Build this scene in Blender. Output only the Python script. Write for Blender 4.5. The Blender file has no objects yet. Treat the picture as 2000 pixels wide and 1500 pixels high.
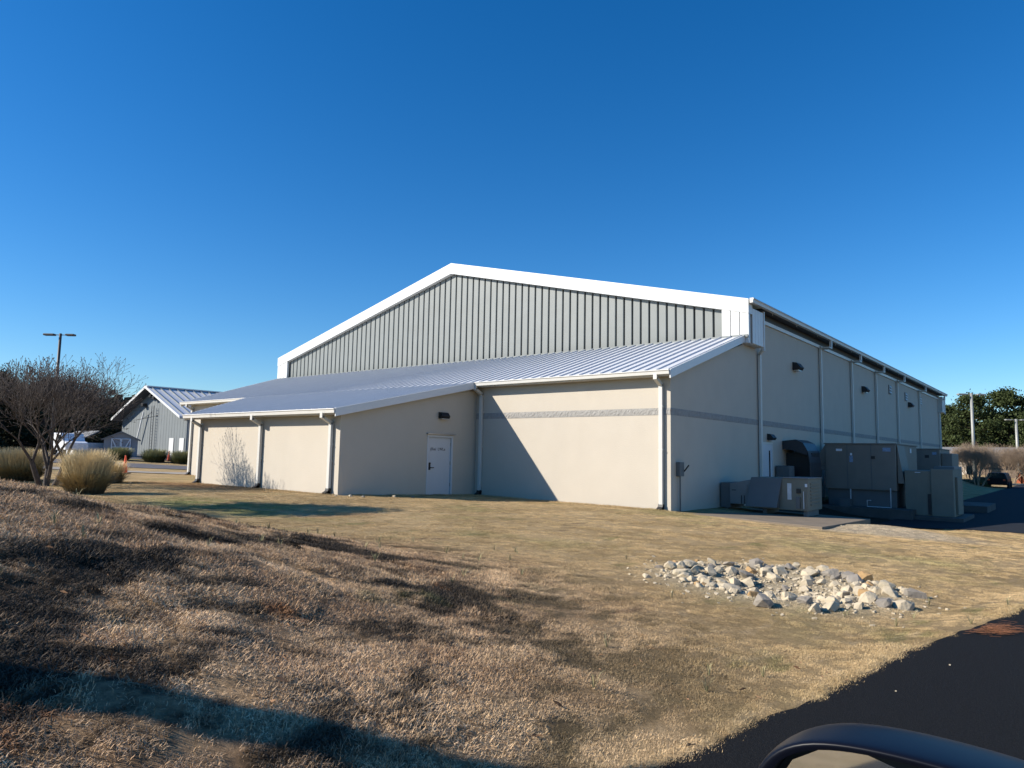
import bpy, bmesh, math, random
import numpy as np
from mathutils import Vector, Matrix

SC = bpy.context.scene
COL = SC.collection
R = math.radians

# ------------------------------------------------------------------ camera
cam_d = bpy.data.cameras.new('camera')
cam = bpy.data.objects.new('camera', cam_d); COL.objects.link(cam)
cr = Vector((0.77414592, 0.63272394, 0.01893441))
cu = Vector((0.04853312, -0.08915157, 0.99483493))
cf = Vector((-0.63114391, 0.76922845, 0.09972439))
m = Matrix.Identity(4)
for i in range(3):
    m[i][0], m[i][1], m[i][2] = cr[i], cu[i], -cf[i]
cam.matrix_world = m
cam_d.sensor_width = 36.0
cam_d.lens = 1372.0 / 2000.0 * 36.0
cam_d.clip_start = 0.05
cam_d.clip_end = 2500.0
SC.camera = cam

# ------------------------------------------------------------------ sky, sun, exposure
RS, TS = 0.84, 0.79                       # sun travels (RS, 1, -TS)
SUNV = Vector((RS, 1.0, -TS)).normalized()
elev = math.asin(-SUNV.z)
to_sun = -SUNV
w = bpy.data.worlds.new('World'); SC.world = w; w.use_nodes = True
nt = w.node_tree; nt.nodes.clear()
sky = nt.nodes.new('ShaderNodeTexSky'); sky.sky_type = 'NISHITA'
sky.sun_disc = False
sky.sun_elevation = elev
sky.sun_rotation = math.atan2(to_sun.x, to_sun.y)
sky.altitude = 0.0
sky.air_density = 1.0
sky.dust_density = 0.15
sky.ozone_density = 4.0
bg = nt.nodes.new('ShaderNodeBackground'); bg.inputs['Strength'].default_value = 0.065
wo = nt.nodes.new('ShaderNodeOutputWorld')
hsv = nt.nodes.new('ShaderNodeHueSaturation'); hsv.inputs['Saturation'].default_value = 1.33; hsv.inputs['Value'].default_value = 1.5
nt.links.new(sky.outputs[0], hsv.inputs['Color']); tint = nt.nodes.new('ShaderNodeVectorMath'); tint.operation = 'MULTIPLY'; tint.inputs[1].default_value = (.88, 1.02, 1.14)   # the camera's cool white balance
nt.links.new(hsv.outputs[0], tint.inputs[0]); nt.links.new(tint.outputs[0], bg.inputs[0]); nt.links.new(bg.outputs[0], wo.inputs[0])
sun_d = bpy.data.lights.new('sun', 'SUN'); sun_d.energy = 5.0; sun_d.angle = R(0.53)
sun_d.color = (1.0, 0.93, 0.82)
sun = bpy.data.objects.new('sun', sun_d); COL.objects.link(sun)
sun.rotation_euler = SUNV.to_track_quat('-Z', 'Y').to_euler()
sun.location = (-30, -40, 40)
SC.view_settings.view_transform = 'Standard'
SC.view_settings.look = 'None'
SC.view_settings.exposure = 0.45
SC.view_settings.gamma = 1.0
SC.cycles.max_bounces = 6
SC.cycles.diffuse_bounces = 1
SC.cycles.transparent_max_bounces = 8

rng = np.random.default_rng(11)
random.seed(5)

# ------------------------------------------------------------------ helpers
ORG = {}
def tag(o, label=None, cat=None, group=None, kind=None):
    if label: o['label'] = label
    if cat: o['category'] = cat
    if group: o['group'] = group
    if kind: o['kind'] = kind
    return o
def thing(name, loc, label, cat, group=None):
    o = bpy.data.objects.new(name, None); COL.objects.link(o)
    o.location = loc; o.empty_display_size = 0.3
    ORG[o.name] = Vector(loc)
    return tag(o, label, cat, group)
def org(o):
    return ORG.get(o.name, Vector((0, 0, 0)))
def link_mesh(name, me, mat, parent=None, smooth=False):
    o = bpy.data.objects.new(name, me); COL.objects.link(o)
    if mat is not None and not me.materials: me.materials.append(mat)
    if smooth:
        me.polygons.foreach_set('use_smooth', [True] * len(me.polygons))
    if parent is not None:
        o.parent = parent
        ORG[o.name] = org(parent)
    return o
class MB:
    """collects geometry in world coordinates"""
    def __init__(s): s.v = []; s.f = []
    def add(s, vs, fs):
        b = len(s.v); s.v += [tuple(p) for p in vs]; s.f += [tuple(i + b for i in q) for q in fs]
        return s
    def box(s, x0, x1, y0, y1, z0, z1):
        return s.add([(x0,y0,z0),(x1,y0,z0),(x1,y1,z0),(x0,y1,z0),(x0,y0,z1),(x1,y0,z1),(x1,y1,z1),(x0,y1,z1)],
                     [(0,3,2,1),(4,5,6,7),(0,1,5,4),(1,2,6,5),(2,3,7,6),(3,0,4,7)])
    def prism(s, poly, d):
        """closed polygon (3-D points) swept by vector d"""
        n = len(poly); d = Vector(d)
        vs = [Vector(p) for p in poly] + [Vector(p) + d for p in poly]
        fs = [tuple(range(n))[::-1], tuple(range(n, 2 * n))] + [(i, (i+1) % n, n + (i+1) % n, n + i) for i in range(n)]
        return s.add(vs, fs)
    def tube(s, pts, rad, n=8, caps=True):
        pts = [Vector(p) for p in pts]
        rads = rad if isinstance(rad, (list, tuple)) else [rad] * len(pts)
        b = len(s.v); ref = None
        for i, p in enumerate(pts):
            d = (pts[min(i+1, len(pts)-1)] - pts[max(i-1, 0)]).normalized()
            if ref is None: ref = d.orthogonal().normalized()
            ref = (ref - d * ref.dot(d)).normalized(); t = d.cross(ref)
            for k in range(n):
                a = 2 * math.pi * (k + .5) / n
                s.v.append(tuple(p + (ref * math.cos(a) + t * math.sin(a)) * rads[i]))
        for i in range(len(pts) - 1):
            for k in range(n):
                s.f.append((b+i*n+k, b+i*n+(k+1) % n, b+(i+1)*n+(k+1) % n, b+(i+1)*n+k))
        if caps:
            s.f.append(tuple(b + k for k in range(n))[::-1])
            s.f.append(tuple(b + (len(pts)-1)*n + k for k in range(n)))
        return s
    def rpipe(s, pts, wx, wy):
        """rectangular pipe through pts; section wx along X, wy across"""
        for a, c in zip(pts[:-1], pts[1:]):
            a = Vector(a); c = Vector(c); d = (c - a).normalized()
            ux = Vector((1, 0, 0)) if abs(d.x) < .9 else Vector((0, 1, 0))
            ux = (ux - d * ux.dot(d)).normalized(); uy = d.cross(ux)
            a2 = a - d * wy * .3; c2 = c + d * wy * .3
            vs = []
            for q in (a2, c2):
                for sx, sy in ((-1,-1),(1,-1),(1,1),(-1,1)):
                    vs.append(q + ux * sx * wx / 2 + uy * sy * wy / 2)
            s.add(vs, [(0,3,2,1),(4,5,6,7),(0,1,5,4),(1,2,6,5),(2,3,7,6),(3,0,4,7)])
        return s
    def build(s, name, mat, parent=None, smooth=False, bevel=0, seg=2):
        me = bpy.data.meshes.new(name)
        o = org(parent) if parent is not None else Vector((0, 0, 0))
        me.from_pydata([(p[0]-o.x, p[1]-o.y, p[2]-o.z) for p in s.v], [], s.f); me.validate(); me.update()
        bm = bmesh.new(); bm.from_mesh(me); bmesh.ops.recalc_face_normals(bm, faces=bm.faces); bm.to_mesh(me); bm.free()
        ob = link_mesh(name, me, mat, parent, smooth)
        if bevel:
            md = ob.modifiers.new('bevel', 'BEVEL'); md.width = bevel; md.segments = seg; md.limit_method = 'ANGLE'
        return ob
def copy_tree(o, loc, rz=0.0, scale=1.0, label=None, group=None):
    c = o.copy(); COL.objects.link(c); c.location = loc; c.rotation_euler = (0, 0, rz); c.scale = (scale,) * 3
    if label: c['label'] = label
    if group: c['group'] = group
    def rec(src, dst):
        for ch in [q for q in bpy.data.objects if q.parent == src]:
            d = ch.copy(); COL.objects.link(d); d.parent = dst; rec(ch, d)
    rec(o, c)
    return c

# vectorised value noise
_lat = rng.random((64, 64, 8))
def vnoise(x, y, k=0):
    x = np.asarray(x, float); y = np.asarray(y, float)
    xi = np.floor(x).astype(int); yi = np.floor(y).astype(int); fx = x - xi; fy = y - yi
    fx = fx*fx*(3-2*fx); fy = fy*fy*(3-2*fy); L = _lat[:, :, k]
    a = L[xi % 64, yi % 64]; b = L[(xi+1) % 64, yi % 64]; c = L[xi % 64, (yi+1) % 64]; d = L[(xi+1) % 64, (yi+1) % 64]
    return (a*(1-fx)+b*fx)*(1-fy) + (c*(1-fx)+d*fx)*fy
def sstep(t):
    t = np.clip(t, 0, 1); return t*t*(3-2*t)

# ------------------------------------------------------------------ materials
def nd(t, kind, **kw):
    n = t.nodes.new(kind)
    for k, v in kw.items():
        if hasattr(n, k): setattr(n, k, v)
    return n
def base_mat(name):
    mt = bpy.data.materials.new(name); mt.use_nodes = True
    t = mt.node_tree; b = t.nodes['Principled BSDF']
    return mt, t, b
def mat(name, c, rough=.6, metal=0., var=.12, scale=6., bump=0., bscale=60., spec=.5, dirt=0., coat=0.):
    mt, t, b = base_mat(name)
    b.inputs['Roughness'].default_value = rough; b.inputs['Metallic'].default_value = metal
    b.inputs['Specular IOR Level'].default_value = spec
    if coat: b.inputs['Coat Weight'].default_value = coat; b.inputs['Coat Roughness'].default_value = .05
    g = nd(t, 'ShaderNodeNewGeometry')
    n = nd(t, 'ShaderNodeTexNoise'); n.inputs['Scale'].default_value = scale; n.inputs['Detail'].default_value = 5
    t.links.new(g.outputs['Position'], n.inputs['Vector'])
    r = nd(t, 'ShaderNodeMapRange'); r.inputs['From Min'].default_value = .3; r.inputs['From Max'].default_value = .7
    r.inputs['To Min'].default_value = 1 - var; r.inputs['To Max'].default_value = 1 + var
    t.links.new(n.outputs['Fac'], r.inputs['Value'])
    v = nd(t, 'ShaderNodeVectorMath', operation='SCALE'); v.inputs[0].default_value = c[:3]
    t.links.new(r.outputs[0], v.inputs['Scale'])
    last = v.outputs[0]
    if dirt:
        n2 = nd(t, 'ShaderNodeTexNoise'); n2.inputs['Scale'].default_value = .7; n2.inputs['Detail'].default_value = 8; n2.inputs['Roughness'].default_value = .7
        mp = nd(t, 'ShaderNodeMapping'); mp.inputs['Scale'].default_value = (1, 1, .25)
        t.links.new(g.outputs['Position'], mp.inputs['Vector']); t.links.new(mp.outputs[0], n2.inputs['Vector'])
        r2 = nd(t, 'ShaderNodeMapRange'); r2.inputs['From Min'].default_value = .5; r2.inputs['From Max'].default_value = .75
        r2.inputs['To Min'].default_value = 0; r2.inputs['To Max'].default_value = dirt
        t.links.new(n2.outputs['Fac'], r2.inputs['Value'])
        mx = nd(t, 'ShaderNodeMix', data_type='RGBA'); t.links.new(r2.outputs[0], mx.inputs[0])
        t.links.new(last, mx.inputs[6]); mx.inputs[7].default_value = (c[0]*.62, c[1]*.57, c[2]*.5, 1)
        last = mx.outputs[2]
    t.links.new(last, b.inputs['Base Color'])
    if bump:
        n3 = nd(t, 'ShaderNodeTexNoise'); n3.inputs['Scale'].default_value = bscale; n3.inputs['Detail'].default_value = 4
        t.links.new(g.outputs['Position'], n3.inputs['Vector'])
        bp = nd(t, 'ShaderNodeBump'); bp.inputs['Strength'].default_value = bump; bp.inputs['Distance'].default_value = .02
        t.links.new(n3.outputs['Fac'], bp.inputs['Height']); t.links.new(bp.outputs[0], b.inputs['Normal'])
    return mt
M = {}
M['cream'] = mat('cream_wall_paint', (.535, .475, .388), .75, var=.025, scale=1.3, bump=.25, bscale=25, dirt=.10)
M['band'] = mat('split_block', (.33, .315, .29), .9, var=.12, scale=9, bump=.9, bscale=18)
M['white'] = mat('white_trim_metal', (.72, .72, .70), .4, var=.02, scale=3, dirt=.06)
M['gutter'] = mat('gutter_white', (.63, .61, .56), .45, var=.03, scale=3, dirt=.08)
M['roofmetal'] = mat('white_roof_metal', (.62, .63, .65), .38, var=.03, scale=2, dirt=.07)
M['grey'] = mat('grey_panel', (.215, .23, .22), .5, var=.05, scale=1.4, dirt=.12)
M['gap'] = mat('dark_groove', (.05, .055, .055), .8)
M['soffit'] = mat('shade_dark_soffit', (.06, .06, .065), .6)  # shade under the eaves put into the soffit colour
M['black'] = mat('black_plastic', (.012, .012, .013), .5)
M['lens'] = mat('lamp_lens', (.6, .6, .58), .2)
M['door'] = mat('door_paint', (.60, .61, .62), .45, var=.02, scale=2, dirt=.05)
M['metal'] = mat('dull_steel', (.35, .35, .36), .35, .9)
M['hvac'] = mat('hvac_tan', (.185, .163, .135), .55, var=.06, scale=2.5, dirt=.35)
M['hvac2'] = mat('hvac_olive', (.18, .17, .13), .6, var=.06, scale=2.5, dirt=.35)
M['hvacgrey'] = mat('hvac_grey', (.115, .12, .12), .55, var=.06, scale=2.5, dirt=.3)
M['hvaclite'] = mat('hvac_light', (.2, .2, .195), .55, var=.05, scale=3, dirt=.2)
M['duct'] = mat('black_duct', (.03, .032, .038), .45, var=.1)
M['sticker'] = mat('white_sticker', (.75, .77, .8), .5, var=.05)
M['bluesticker'] = mat('blue_sticker', (.22, .3, .42), .5, var=.3, scale=40)
M['pvc'] = mat('white_pipe', (.55, .56, .57), .4)
M['concrete'] = mat('concrete', (.33, .29, .24), .9, var=.12, scale=3, bump=.4, bscale=90, dirt=.25)
M['concrete_shade'] = mat('shade_dark_concrete', (.10, .09, .08), .9, var=.2, scale=2, bump=.4, bscale=90, dirt=.3)  # darker copy of the concrete, with the shade on the rear slabs painted in
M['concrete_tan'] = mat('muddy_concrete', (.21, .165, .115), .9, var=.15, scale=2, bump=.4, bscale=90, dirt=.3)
M['asphalt'] = mat('asphalt', (.013, .013, .0135), .9, var=.45, scale=70, bump=.9, bscale=160, spec=.15, dirt=.0)
M['asphalt_old'] = mat('old_asphalt', (.11, .105, .11), .9, var=.1, scale=1.5, bump=.3, bscale=100)
M['asphalt_lot'] = mat('lot_asphalt', (.022, .024, .028), .9, var=.1, scale=1.5, bump=.4, bscale=100, spec=.2)
M['bark'] = mat('myrtle_bark', (.075, .058, .05), .85, var=.35, scale=12, bump=.5, bscale=60)
M['pinebark'] = mat('pine_bark', (.11, .07, .05), .9, var=.3, scale=8, bump=.8, bscale=30)
M['pole'] = mat('dark_pole', (.05, .045, .045), .5)
M['galv'] = mat('grey_pole', (.33, .33, .30), .5, .2)
M['orange'] = mat('cone_orange', (.85, .10, .025), .5, var=.06)
M['conewhite'] = mat('cone_collar', (.8, .8, .8), .4)
M['rubber'] = mat('rubber_base', (.16, .12, .1), .8)
M['bgrey'] = mat('metal_wall_grey', (.20, .22, .225), .55, var=.04, scale=1, dirt=.1)
M['shed'] = mat('shed_paint', (.27, .28, .30), .7, var=.05)
M['shedroof'] = mat('shed_shingle', (.2, .2, .2), .9, var=.2, scale=14)
M['navy'] = mat('car_paint', (.004, .005, .010), .38, 0., var=.02, spec=.18)
M['glass'] = mat('car_glass', (.02, .025, .03), .05, spec=.8)
M['chrome'] = mat('mirror_glass', (.75, .77, .8), .03, 1.0, var=.0)
M['tyre'] = mat('tyre_rubber', (.02, .02, .02), .8)
M['brick'] = mat('red_brick', (.36, .10, .045), .85, var=.2, scale=5)
M['vanwhite'] = mat('van_white', (.75, .76, .77), .35)
M['shrub'] = mat('shrub_leaf', (.05, .07, .03), .7, var=.3, scale=5)
M['wood'] = mat('timber_post', (.16, .12, .09), .9, var=.3, scale=9, bump=.6, bscale=40)
M['plank'] = mat('straw_needles', (.36, .14, .05), .9, var=.3, scale=20)
M['twigs'] = mat('pale_twigs', (.30, .22, .15), .9, var=.2, scale=5)

def mix(t, fac, a, b):
    mx = nd(t, 'ShaderNodeMix', data_type='RGBA')
    for i, v in ((0, fac), (6, a), (7, b)):
        if isinstance(v, (tuple, list)): mx.inputs[i].default_value = (v[0], v[1], v[2], 1)
        elif isinstance(v, (int, float)): mx.inputs[i].default_value = v
        else: t.links.new(v, mx.inputs[i])
    return mx.outputs[2]
MOUND = (1.50, -6.705, -1.603, 3.971, 6.02, .018, 1.109)
ROCK_C = (-3.1, 9.0)
def turf_group():
    g = bpy.data.node_groups.new('turf_colour', 'ShaderNodeTree')
    g.interface.new_socket('Color', in_out='OUTPUT', socket_type='NodeSocketColor')
    t = g; out = nd(t, 'NodeGroupOutput'); geo = nd(t, 'ShaderNodeNewGeometry')
    flat = nd(t, 'ShaderNodeVectorMath', operation='MULTIPLY'); flat.inputs[1].default_value = (1, 1, 0)
    t.links.new(geo.outputs['Position'], flat.inputs[0]); P = flat.outputs[0]
    def noise(scale, lo, hi, off=0., detail=6., rough=.6, stretch=None):
        mp = nd(t, 'ShaderNodeMapping'); mp.inputs['Location'].default_value = (off, off*1.7, 0)
        if stretch: mp.inputs['Scale'].default_value = stretch; mp.inputs['Rotation'].default_value = (0, 0, R(-51))
        t.links.new(P, mp.inputs['Vector'])
        n = nd(t, 'ShaderNodeTexNoise'); n.inputs['Scale'].default_value = scale; n.inputs['Detail'].default_value = detail
        n.inputs['Roughness'].default_value = rough; t.links.new(mp.outputs[0], n.inputs['Vector'])
        r = nd(t, 'ShaderNodeMapRange', interpolation_type='SMOOTHSTEP'); r.inputs['From Min'].default_value = lo; r.inputs['From Max'].default_value = hi
        t.links.new(n.outputs['Fac'], r.inputs['Value']); return r.outputs[0]
    def radial(cx, cy, sx, sy, r0, r1):
        a = nd(t, 'ShaderNodeVectorMath', operation='SUBTRACT'); a.inputs[1].default_value = (cx, cy, 0); t.links.new(P, a.inputs[0])
        b = nd(t, 'ShaderNodeVectorMath', operation='MULTIPLY'); b.inputs[1].default_value = (1/sx, 1/sy, 0); t.links.new(a.outputs[0], b.inputs[0])
        l = nd(t, 'ShaderNodeVectorMath', operation='LENGTH'); t.links.new(b.outputs[0], l.inputs[0])
        r = nd(t, 'ShaderNodeMapRange', interpolation_type='SMOOTHSTEP'); r.inputs['From Min'].default_value = r0; r.inputs['From Max'].default_value = r1
        r.inputs['To Min'].default_value = 1; r.inputs['To Max'].default_value = 0
        t.links.new(l.outputs['Value'], r.inputs['Value']); return r.outputs[0]
    def mul(a, b):
        n = nd(t, 'ShaderNodeMath', operation='MULTIPLY')
        for i, v in ((0, a), (1, b)):
            if isinstance(v, (int, float)): n.inputs[i].default_value = v
            else: t.links.new(v, n.inputs[i])
        return n.outputs[0]
    # lawn between the mound and the building
    c = mix(t, noise(.55, .38, .62), (.54, .385, .20), (.42, .295, .145))
    c = mix(t, mul(noise(.22, .50, .68, 7.), .55), c, (.30, .27, .11))
    c = mix(t, mul(noise(1.6, .58, .70, 3., stretch=(1, .35, 1)), .8), c, (.22, .20, .08))
    c = mix(t, mul(noise(2.3, .60, .72, 13., stretch=(1, .3, 1)), .85), c, (.20, .135, .08))
    c = mix(t, mul(noise(6., .5, .75, 23., stretch=(1, .4, 1)), .5), c, (.60, .45, .27))
    c = mix(t, mul(noise(.3, .60, .72, 31.), .5), c, (.48, .28, .14))
    # the taller brown turf on the mound
    b = mix(t, noise(1.1, .36, .62, 5.), (.41, .262, .15), (.65, .445, .26))
    b = mix(t, noise(1.6, .49, .58, 17., stretch=(1, .45, 1)), b, (.062, .046, .031))
    b = mix(t, mul(noise(3.5, .50, .64, 27., stretch=(1, .5, 1)), .85), b, (.062, .046, .031))
    b = mix(t, mul(noise(1.7, .62, .70, 37.), .8), b, (.30, .14, .06))
    b = mix(t, mul(noise(.8, .58, .70, 47.), .7), b, (.075, .085, .035))
    c = mix(t, mul(mul(radial(-15.5, 8.6, 4.2, 1.6, .3, 1.2), noise(.9, .35, .6, 61.)), .75), c, (.20, .24, .075))
    c = mix(t, mul(radial(-24.5, 12.4, 4.5, 1.4, .4, 1.2), .6), c, (.30, .16, .08))
    c = mix(t, mul(radial(-6.0, -1.2, 3.9, 6.3, .95, 1.6), 1.), c, b)
    # sandy fringe round the rocks
    c = mix(t, mul(radial(ROCK_C[0], ROCK_C[1], 1.4, 1.4, .75, 1.35), .85), c, mix(t, noise(9., .4, .6, 2.), (.60, .50, .34), (.50, .42, .29)))
    # bare pale earth by the equipment pad
    c = mix(t, mul(radial(-5.0, 21.5, 3.2, 2.2, .5, 1.2), .8), c, (.50, .41, .29))
    c = mix(t, mul(radial(-7.4, 30., 3.6, 6.8, .75, 1.05), .95), c, (.035, .03, .025))  # near-black patch: shade round the equipment painted into the ground colour
    f = noise(30., .25, .75, 9., 8., .7)
    hs = nd(t, 'ShaderNodeHueSaturation'); t.links.new(c, hs.inputs['Color'])
    r = nd(t, 'ShaderNodeMapRange'); r.inputs['To Min'].default_value = .7; r.inputs['To Max'].default_value = 1.3
    t.links.new(f, r.inputs['Value']); t.links.new(r.outputs[0], hs.inputs['Value'])
    t.links.new(hs.outputs[0], out.inputs['Color'])
    return g
TURF = turf_group()
def ground_mat():
    mt, t, b = base_mat('turf_ground'); b.inputs['Roughness'].default_value = .95; b.inputs['Specular IOR Level'].default_value = .1
    g = nd(t, 'ShaderNodeGroup'); g.node_tree = TURF
    sc = nd(t, 'ShaderNodeVectorMath', operation='SCALE'); sc.inputs['Scale'].default_value = .9
    t.links.new(g.outputs[0], sc.inputs[0]); t.links.new(sc.outputs[0], b.inputs['Base Color'])
    geo = nd(t, 'ShaderNodeNewGeometry'); n = nd(t, 'ShaderNodeTexNoise'); n.inputs['Scale'].default_value = 26; n.inputs['Detail'].default_value = 10; n.inputs['Roughness'].default_value = .85
    t.links.new(geo.outputs['Position'], n.inputs['Vector'])
    bp = nd(t, 'ShaderNodeBump'); bp.inputs['Strength'].default_value = .9; bp.inputs['Distance'].default_value = .06
    t.links.new(n.outputs['Fac'], bp.inputs['Height']); t.links.new(bp.outputs[0], b.inputs['Normal'])
    return mt
def blade_mat():
    mt, t, b = base_mat('dry_blades'); b.inputs['Roughness'].default_value = .7; b.inputs['Specular IOR Level'].default_value = .25
    g = nd(t, 'ShaderNodeGroup'); g.node_tree = TURF
    oi = nd(t, 'ShaderNodeObjectInfo')
    hs = nd(t, 'ShaderNodeHueSaturation'); t.links.new(g.outputs[0], hs.inputs['Color'])
    r = nd(t, 'ShaderNodeMapRange'); r.inputs['To Min'].default_value = .85; r.inputs['To Max'].default_value = 1.6
    t.links.new(oi.outputs['Random'], r.inputs['Value']); t.links.new(r.outputs[0], hs.inputs['Value'])
    t.links.new(hs.outputs[0], b.inputs['Base Color'])
    return mt
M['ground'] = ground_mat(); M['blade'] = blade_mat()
def leaf_mat(name, a, b_, sc=1.2):
    mt, t, b = base_mat(name); b.inputs['Roughness'].default_value = .7; b.inputs['Specular IOR Level'].default_value = .2
    geo = nd(t, 'ShaderNodeNewGeometry'); n = nd(t, 'ShaderNodeTexNoise'); n.inputs['Scale'].default_value = sc; n.inputs['Detail'].default_value = 4
    t.links.new(geo.outputs['Position'], n.inputs['Vector'])
    r = nd(t, 'ShaderNodeMapRange'); r.inputs['From Min'].default_value = .35; r.inputs['From Max'].default_value = .65; t.links.new(n.outputs['Fac'], r.inputs['Value'])
    t.links.new(mix(t, r.outputs[0], a, b_), b.inputs['Base Color']); return mt
M['pine1'] = leaf_mat('pine_needles', (.026, .038, .012), (.062, .080, .024))
M['pine2'] = leaf_mat('dark_needles', (.022, .028, .014), (.04, .045, .02))
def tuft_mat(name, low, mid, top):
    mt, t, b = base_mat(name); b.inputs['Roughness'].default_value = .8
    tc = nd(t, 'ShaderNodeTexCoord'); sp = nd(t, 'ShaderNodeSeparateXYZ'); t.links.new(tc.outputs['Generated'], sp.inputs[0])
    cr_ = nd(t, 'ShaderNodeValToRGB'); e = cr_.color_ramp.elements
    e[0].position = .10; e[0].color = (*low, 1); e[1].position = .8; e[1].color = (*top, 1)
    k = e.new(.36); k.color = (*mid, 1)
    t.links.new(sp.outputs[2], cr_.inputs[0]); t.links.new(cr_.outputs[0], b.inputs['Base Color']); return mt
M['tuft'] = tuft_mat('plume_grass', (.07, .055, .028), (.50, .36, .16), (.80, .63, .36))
M['tuft_green'] = tuft_mat('green_tuft', (.03, .04, .02), (.10, .12, .045), (.34, .33, .17))

# ------------------------------------------------------------------ terrain
EDGE_Y = [-60, -12, -3, .5, 3.26, 3.86, 4.54, 6.13, 7.6, 9.35, 12.5, 16, 20, 26, 32, 60]
EDGE_X = [-3.4, -2.6, -2.15, -1.9, -1.67, -1.55, -1.43, -1.21, -.88, -.58, .3, 1.6, 3., 4.5, 5.5, 6]
LOT_Z = -2.32
def xedge(y):
    y = np.asarray(y, float)
    return np.interp(y, EDGE_Y, EDGE_X) + .10*(vnoise(y*1.7+3, y*0+.5, 1)-.5) + .06*(vnoise(y*6, y*0+2.5, 2)-.5)
def roadz(y): return -1.5 - .8*sstep((np.asarray(y, float)-9)/22)
def lot_front(x): return np.interp(x, [-6, -3.2, -1.7, 6, 60], [28.2, 29.4, 29.4, 31., 31.])
def terrain(x, y, micro=True):
    x = np.asarray(x, float); y = np.asarray(y, float)
    z = -1.36-.03*np.clip(y-13.6, -2, 7)-.01*np.clip(x+18, 0, 8)-.025*np.clip(x+10, 0, 10)-.035*np.clip(y-17, 0, 14)*np.clip((x+10.5)/5, 0, 1)
    z = z + .8*sstep((-x-46)/26)
    A, cx, cy, su, sv, th, e = MOUND
    u = (x-cx)*math.cos(th)+(y-cy)*math.sin(th); v = -(x-cx)*math.sin(th)+(y-cy)*math.cos(th)
    mnd = np.exp(-(((u/su)**2+(v/sv)**2)**e))
    z = z + A*mnd
    if micro:
        k = .25 + .75*sstep(mnd*2.2)
        a_ = .773*x+.634*y; b_ = -.634*x+.773*y; wv = .5*(vnoise(x*.8+20, y*.8, 1)-.5)
        k = .10 + .60*sstep(mnd*2.2-.05)*sstep((.95-mnd)*2.2)
        z = z + k*(.13*(vnoise(a_*.9+9, (b_+wv)*2.3, 3)-.5) + .12*(vnoise(a_*2.0, (b_+wv)*4.6+4, 4)-.5) + .07*(vnoise(a_*5., b_*7., 5)-.5)) + .014*(vnoise(x*14, y*14, 6)-.5)
    # rock hollow
    rr = np.hypot((x-ROCK_C[0])/1.25, (y-ROCK_C[1])/1.25)
    z = z - .22*np.exp(-(rr/.55)**2) + .04*np.exp(-((rr-.98)/.22)**2)
    z = z + .16*np.exp(-((x+4.6)/1.3)**2-((y-22.3)/1.6)**2)
    # road
    xe = xedge(y); d = np.maximum(xe - x, x - xe - 8.0); rz = roadz(y)
    z = np.where(y < 33, np.where(d > 0, (rz+.012)*(1-sstep(d/.8)) + z*sstep(d/.8), rz+.012-.08*sstep(-d/.12)), z)
    # parking lot
    dl = np.minimum(np.minimum(x+6.5, y-lot_front(x)), np.minimum(98-y, 70-x))
    z = np.where(dl > -4, np.where(dl > 0, LOT_Z-.06*sstep(dl/.2), LOT_Z*(1-sstep(-dl/4))+z*sstep(-dl/4)), z)
    return z
def tz(x, y): return float(terrain(np.array([x]), np.array([y]))[0])
def axis(lo, f0, f1, step, hi, g=1.12):
    c = list(np.arange(f0, f1+1e-6, step)); s = step; p = f1
    while p < hi: s = min(s*g, 40); p += s; c.append(p)
    s = step; p = f0; a = []
    while p > lo: s = min(s*g, 40); p -= s; a.append(p)
    return np.array(a[::-1] + c)
def grid_mesh(name, xs, ys, zf, mat_, smooth=True):
    X, Y = np.meshgrid(xs, ys); Z = zf(X, Y); n, k = X.shape
    co = np.stack([X, Y, Z], -1).reshape(-1, 3)
    i = np.arange((n-1)*(k-1)); r_ = i//(k-1); c_ = i % (k-1); a = r_*k+c_
    F = np.stack([a, a+1, a+k+1, a+k], -1)
    me = bpy.data.meshes.new(name); me.vertices.add(len(co)); me.vertices.foreach_set('co', co.ravel())
    me.loops.add(F.size); me.loops.foreach_set('vertex_index', F.ravel().astype(np.int32))
    me.polygons.add(len(F)); me.polygons.foreach_set('loop_start', np.arange(0, F.size, 4, dtype=np.int32))
    me.polygons.foreach_set('loop_total', np.full(len(F), 4, np.int32)); me.update(); me.validate()
    return link_mesh(name, me, mat_, smooth=smooth)
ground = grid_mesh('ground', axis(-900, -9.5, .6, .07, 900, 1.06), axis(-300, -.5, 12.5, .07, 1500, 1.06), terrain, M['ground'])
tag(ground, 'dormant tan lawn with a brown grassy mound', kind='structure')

# road and parking lots
ys = np.concatenate([np.arange(-60, -2, 1.), np.arange(-2, 14, .06), np.arange(14, 33.5, .5)])
mb = MB(); n = 9
for y in ys:
    x0 = float(xedge(y)) - .02
    for k in range(n): mb.v.append((x0 + 8.0*(k/(n-1))**1.6, float(y), float(roadz(y)) + .016))
for j in range(len(ys)-1):
    for k in range(n-1):
        a = j*n+k; mb.f.append((a, a+1, a+n+1, a+n))
tag(mb.build('road', M['asphalt'], smooth=True), 'black sealed asphalt drive at lower right', kind='structure')
lot = MB(); front = [(-6.2, 28.3), (-5, 28.5), (-3.2, 29.42), (-1.7, 29.42), (2, 30.2), (6, 31.1), (20, 31.1), (68, 31.1)]
pl = [(x, y, LOT_Z+.012) for x, y in front] + [(68, 96, LOT_Z+.012), (-6.2, 96, LOT_Z+.012)]
lot.add(pl, [tuple(range(len(pl)))]); tag(lot.build('parking_lot', M['asphalt_lot']), 'dark asphalt car park beyond the equipment', kind='structure')
kb = MB().box(-9, 68, 96.2, 97.2, LOT_Z-.1, LOT_Z+.14); tag(kb.build('kerb', M['concrete'], bevel=.02), 'pale kerb at the far side of the car park', kind='structure')

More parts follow.
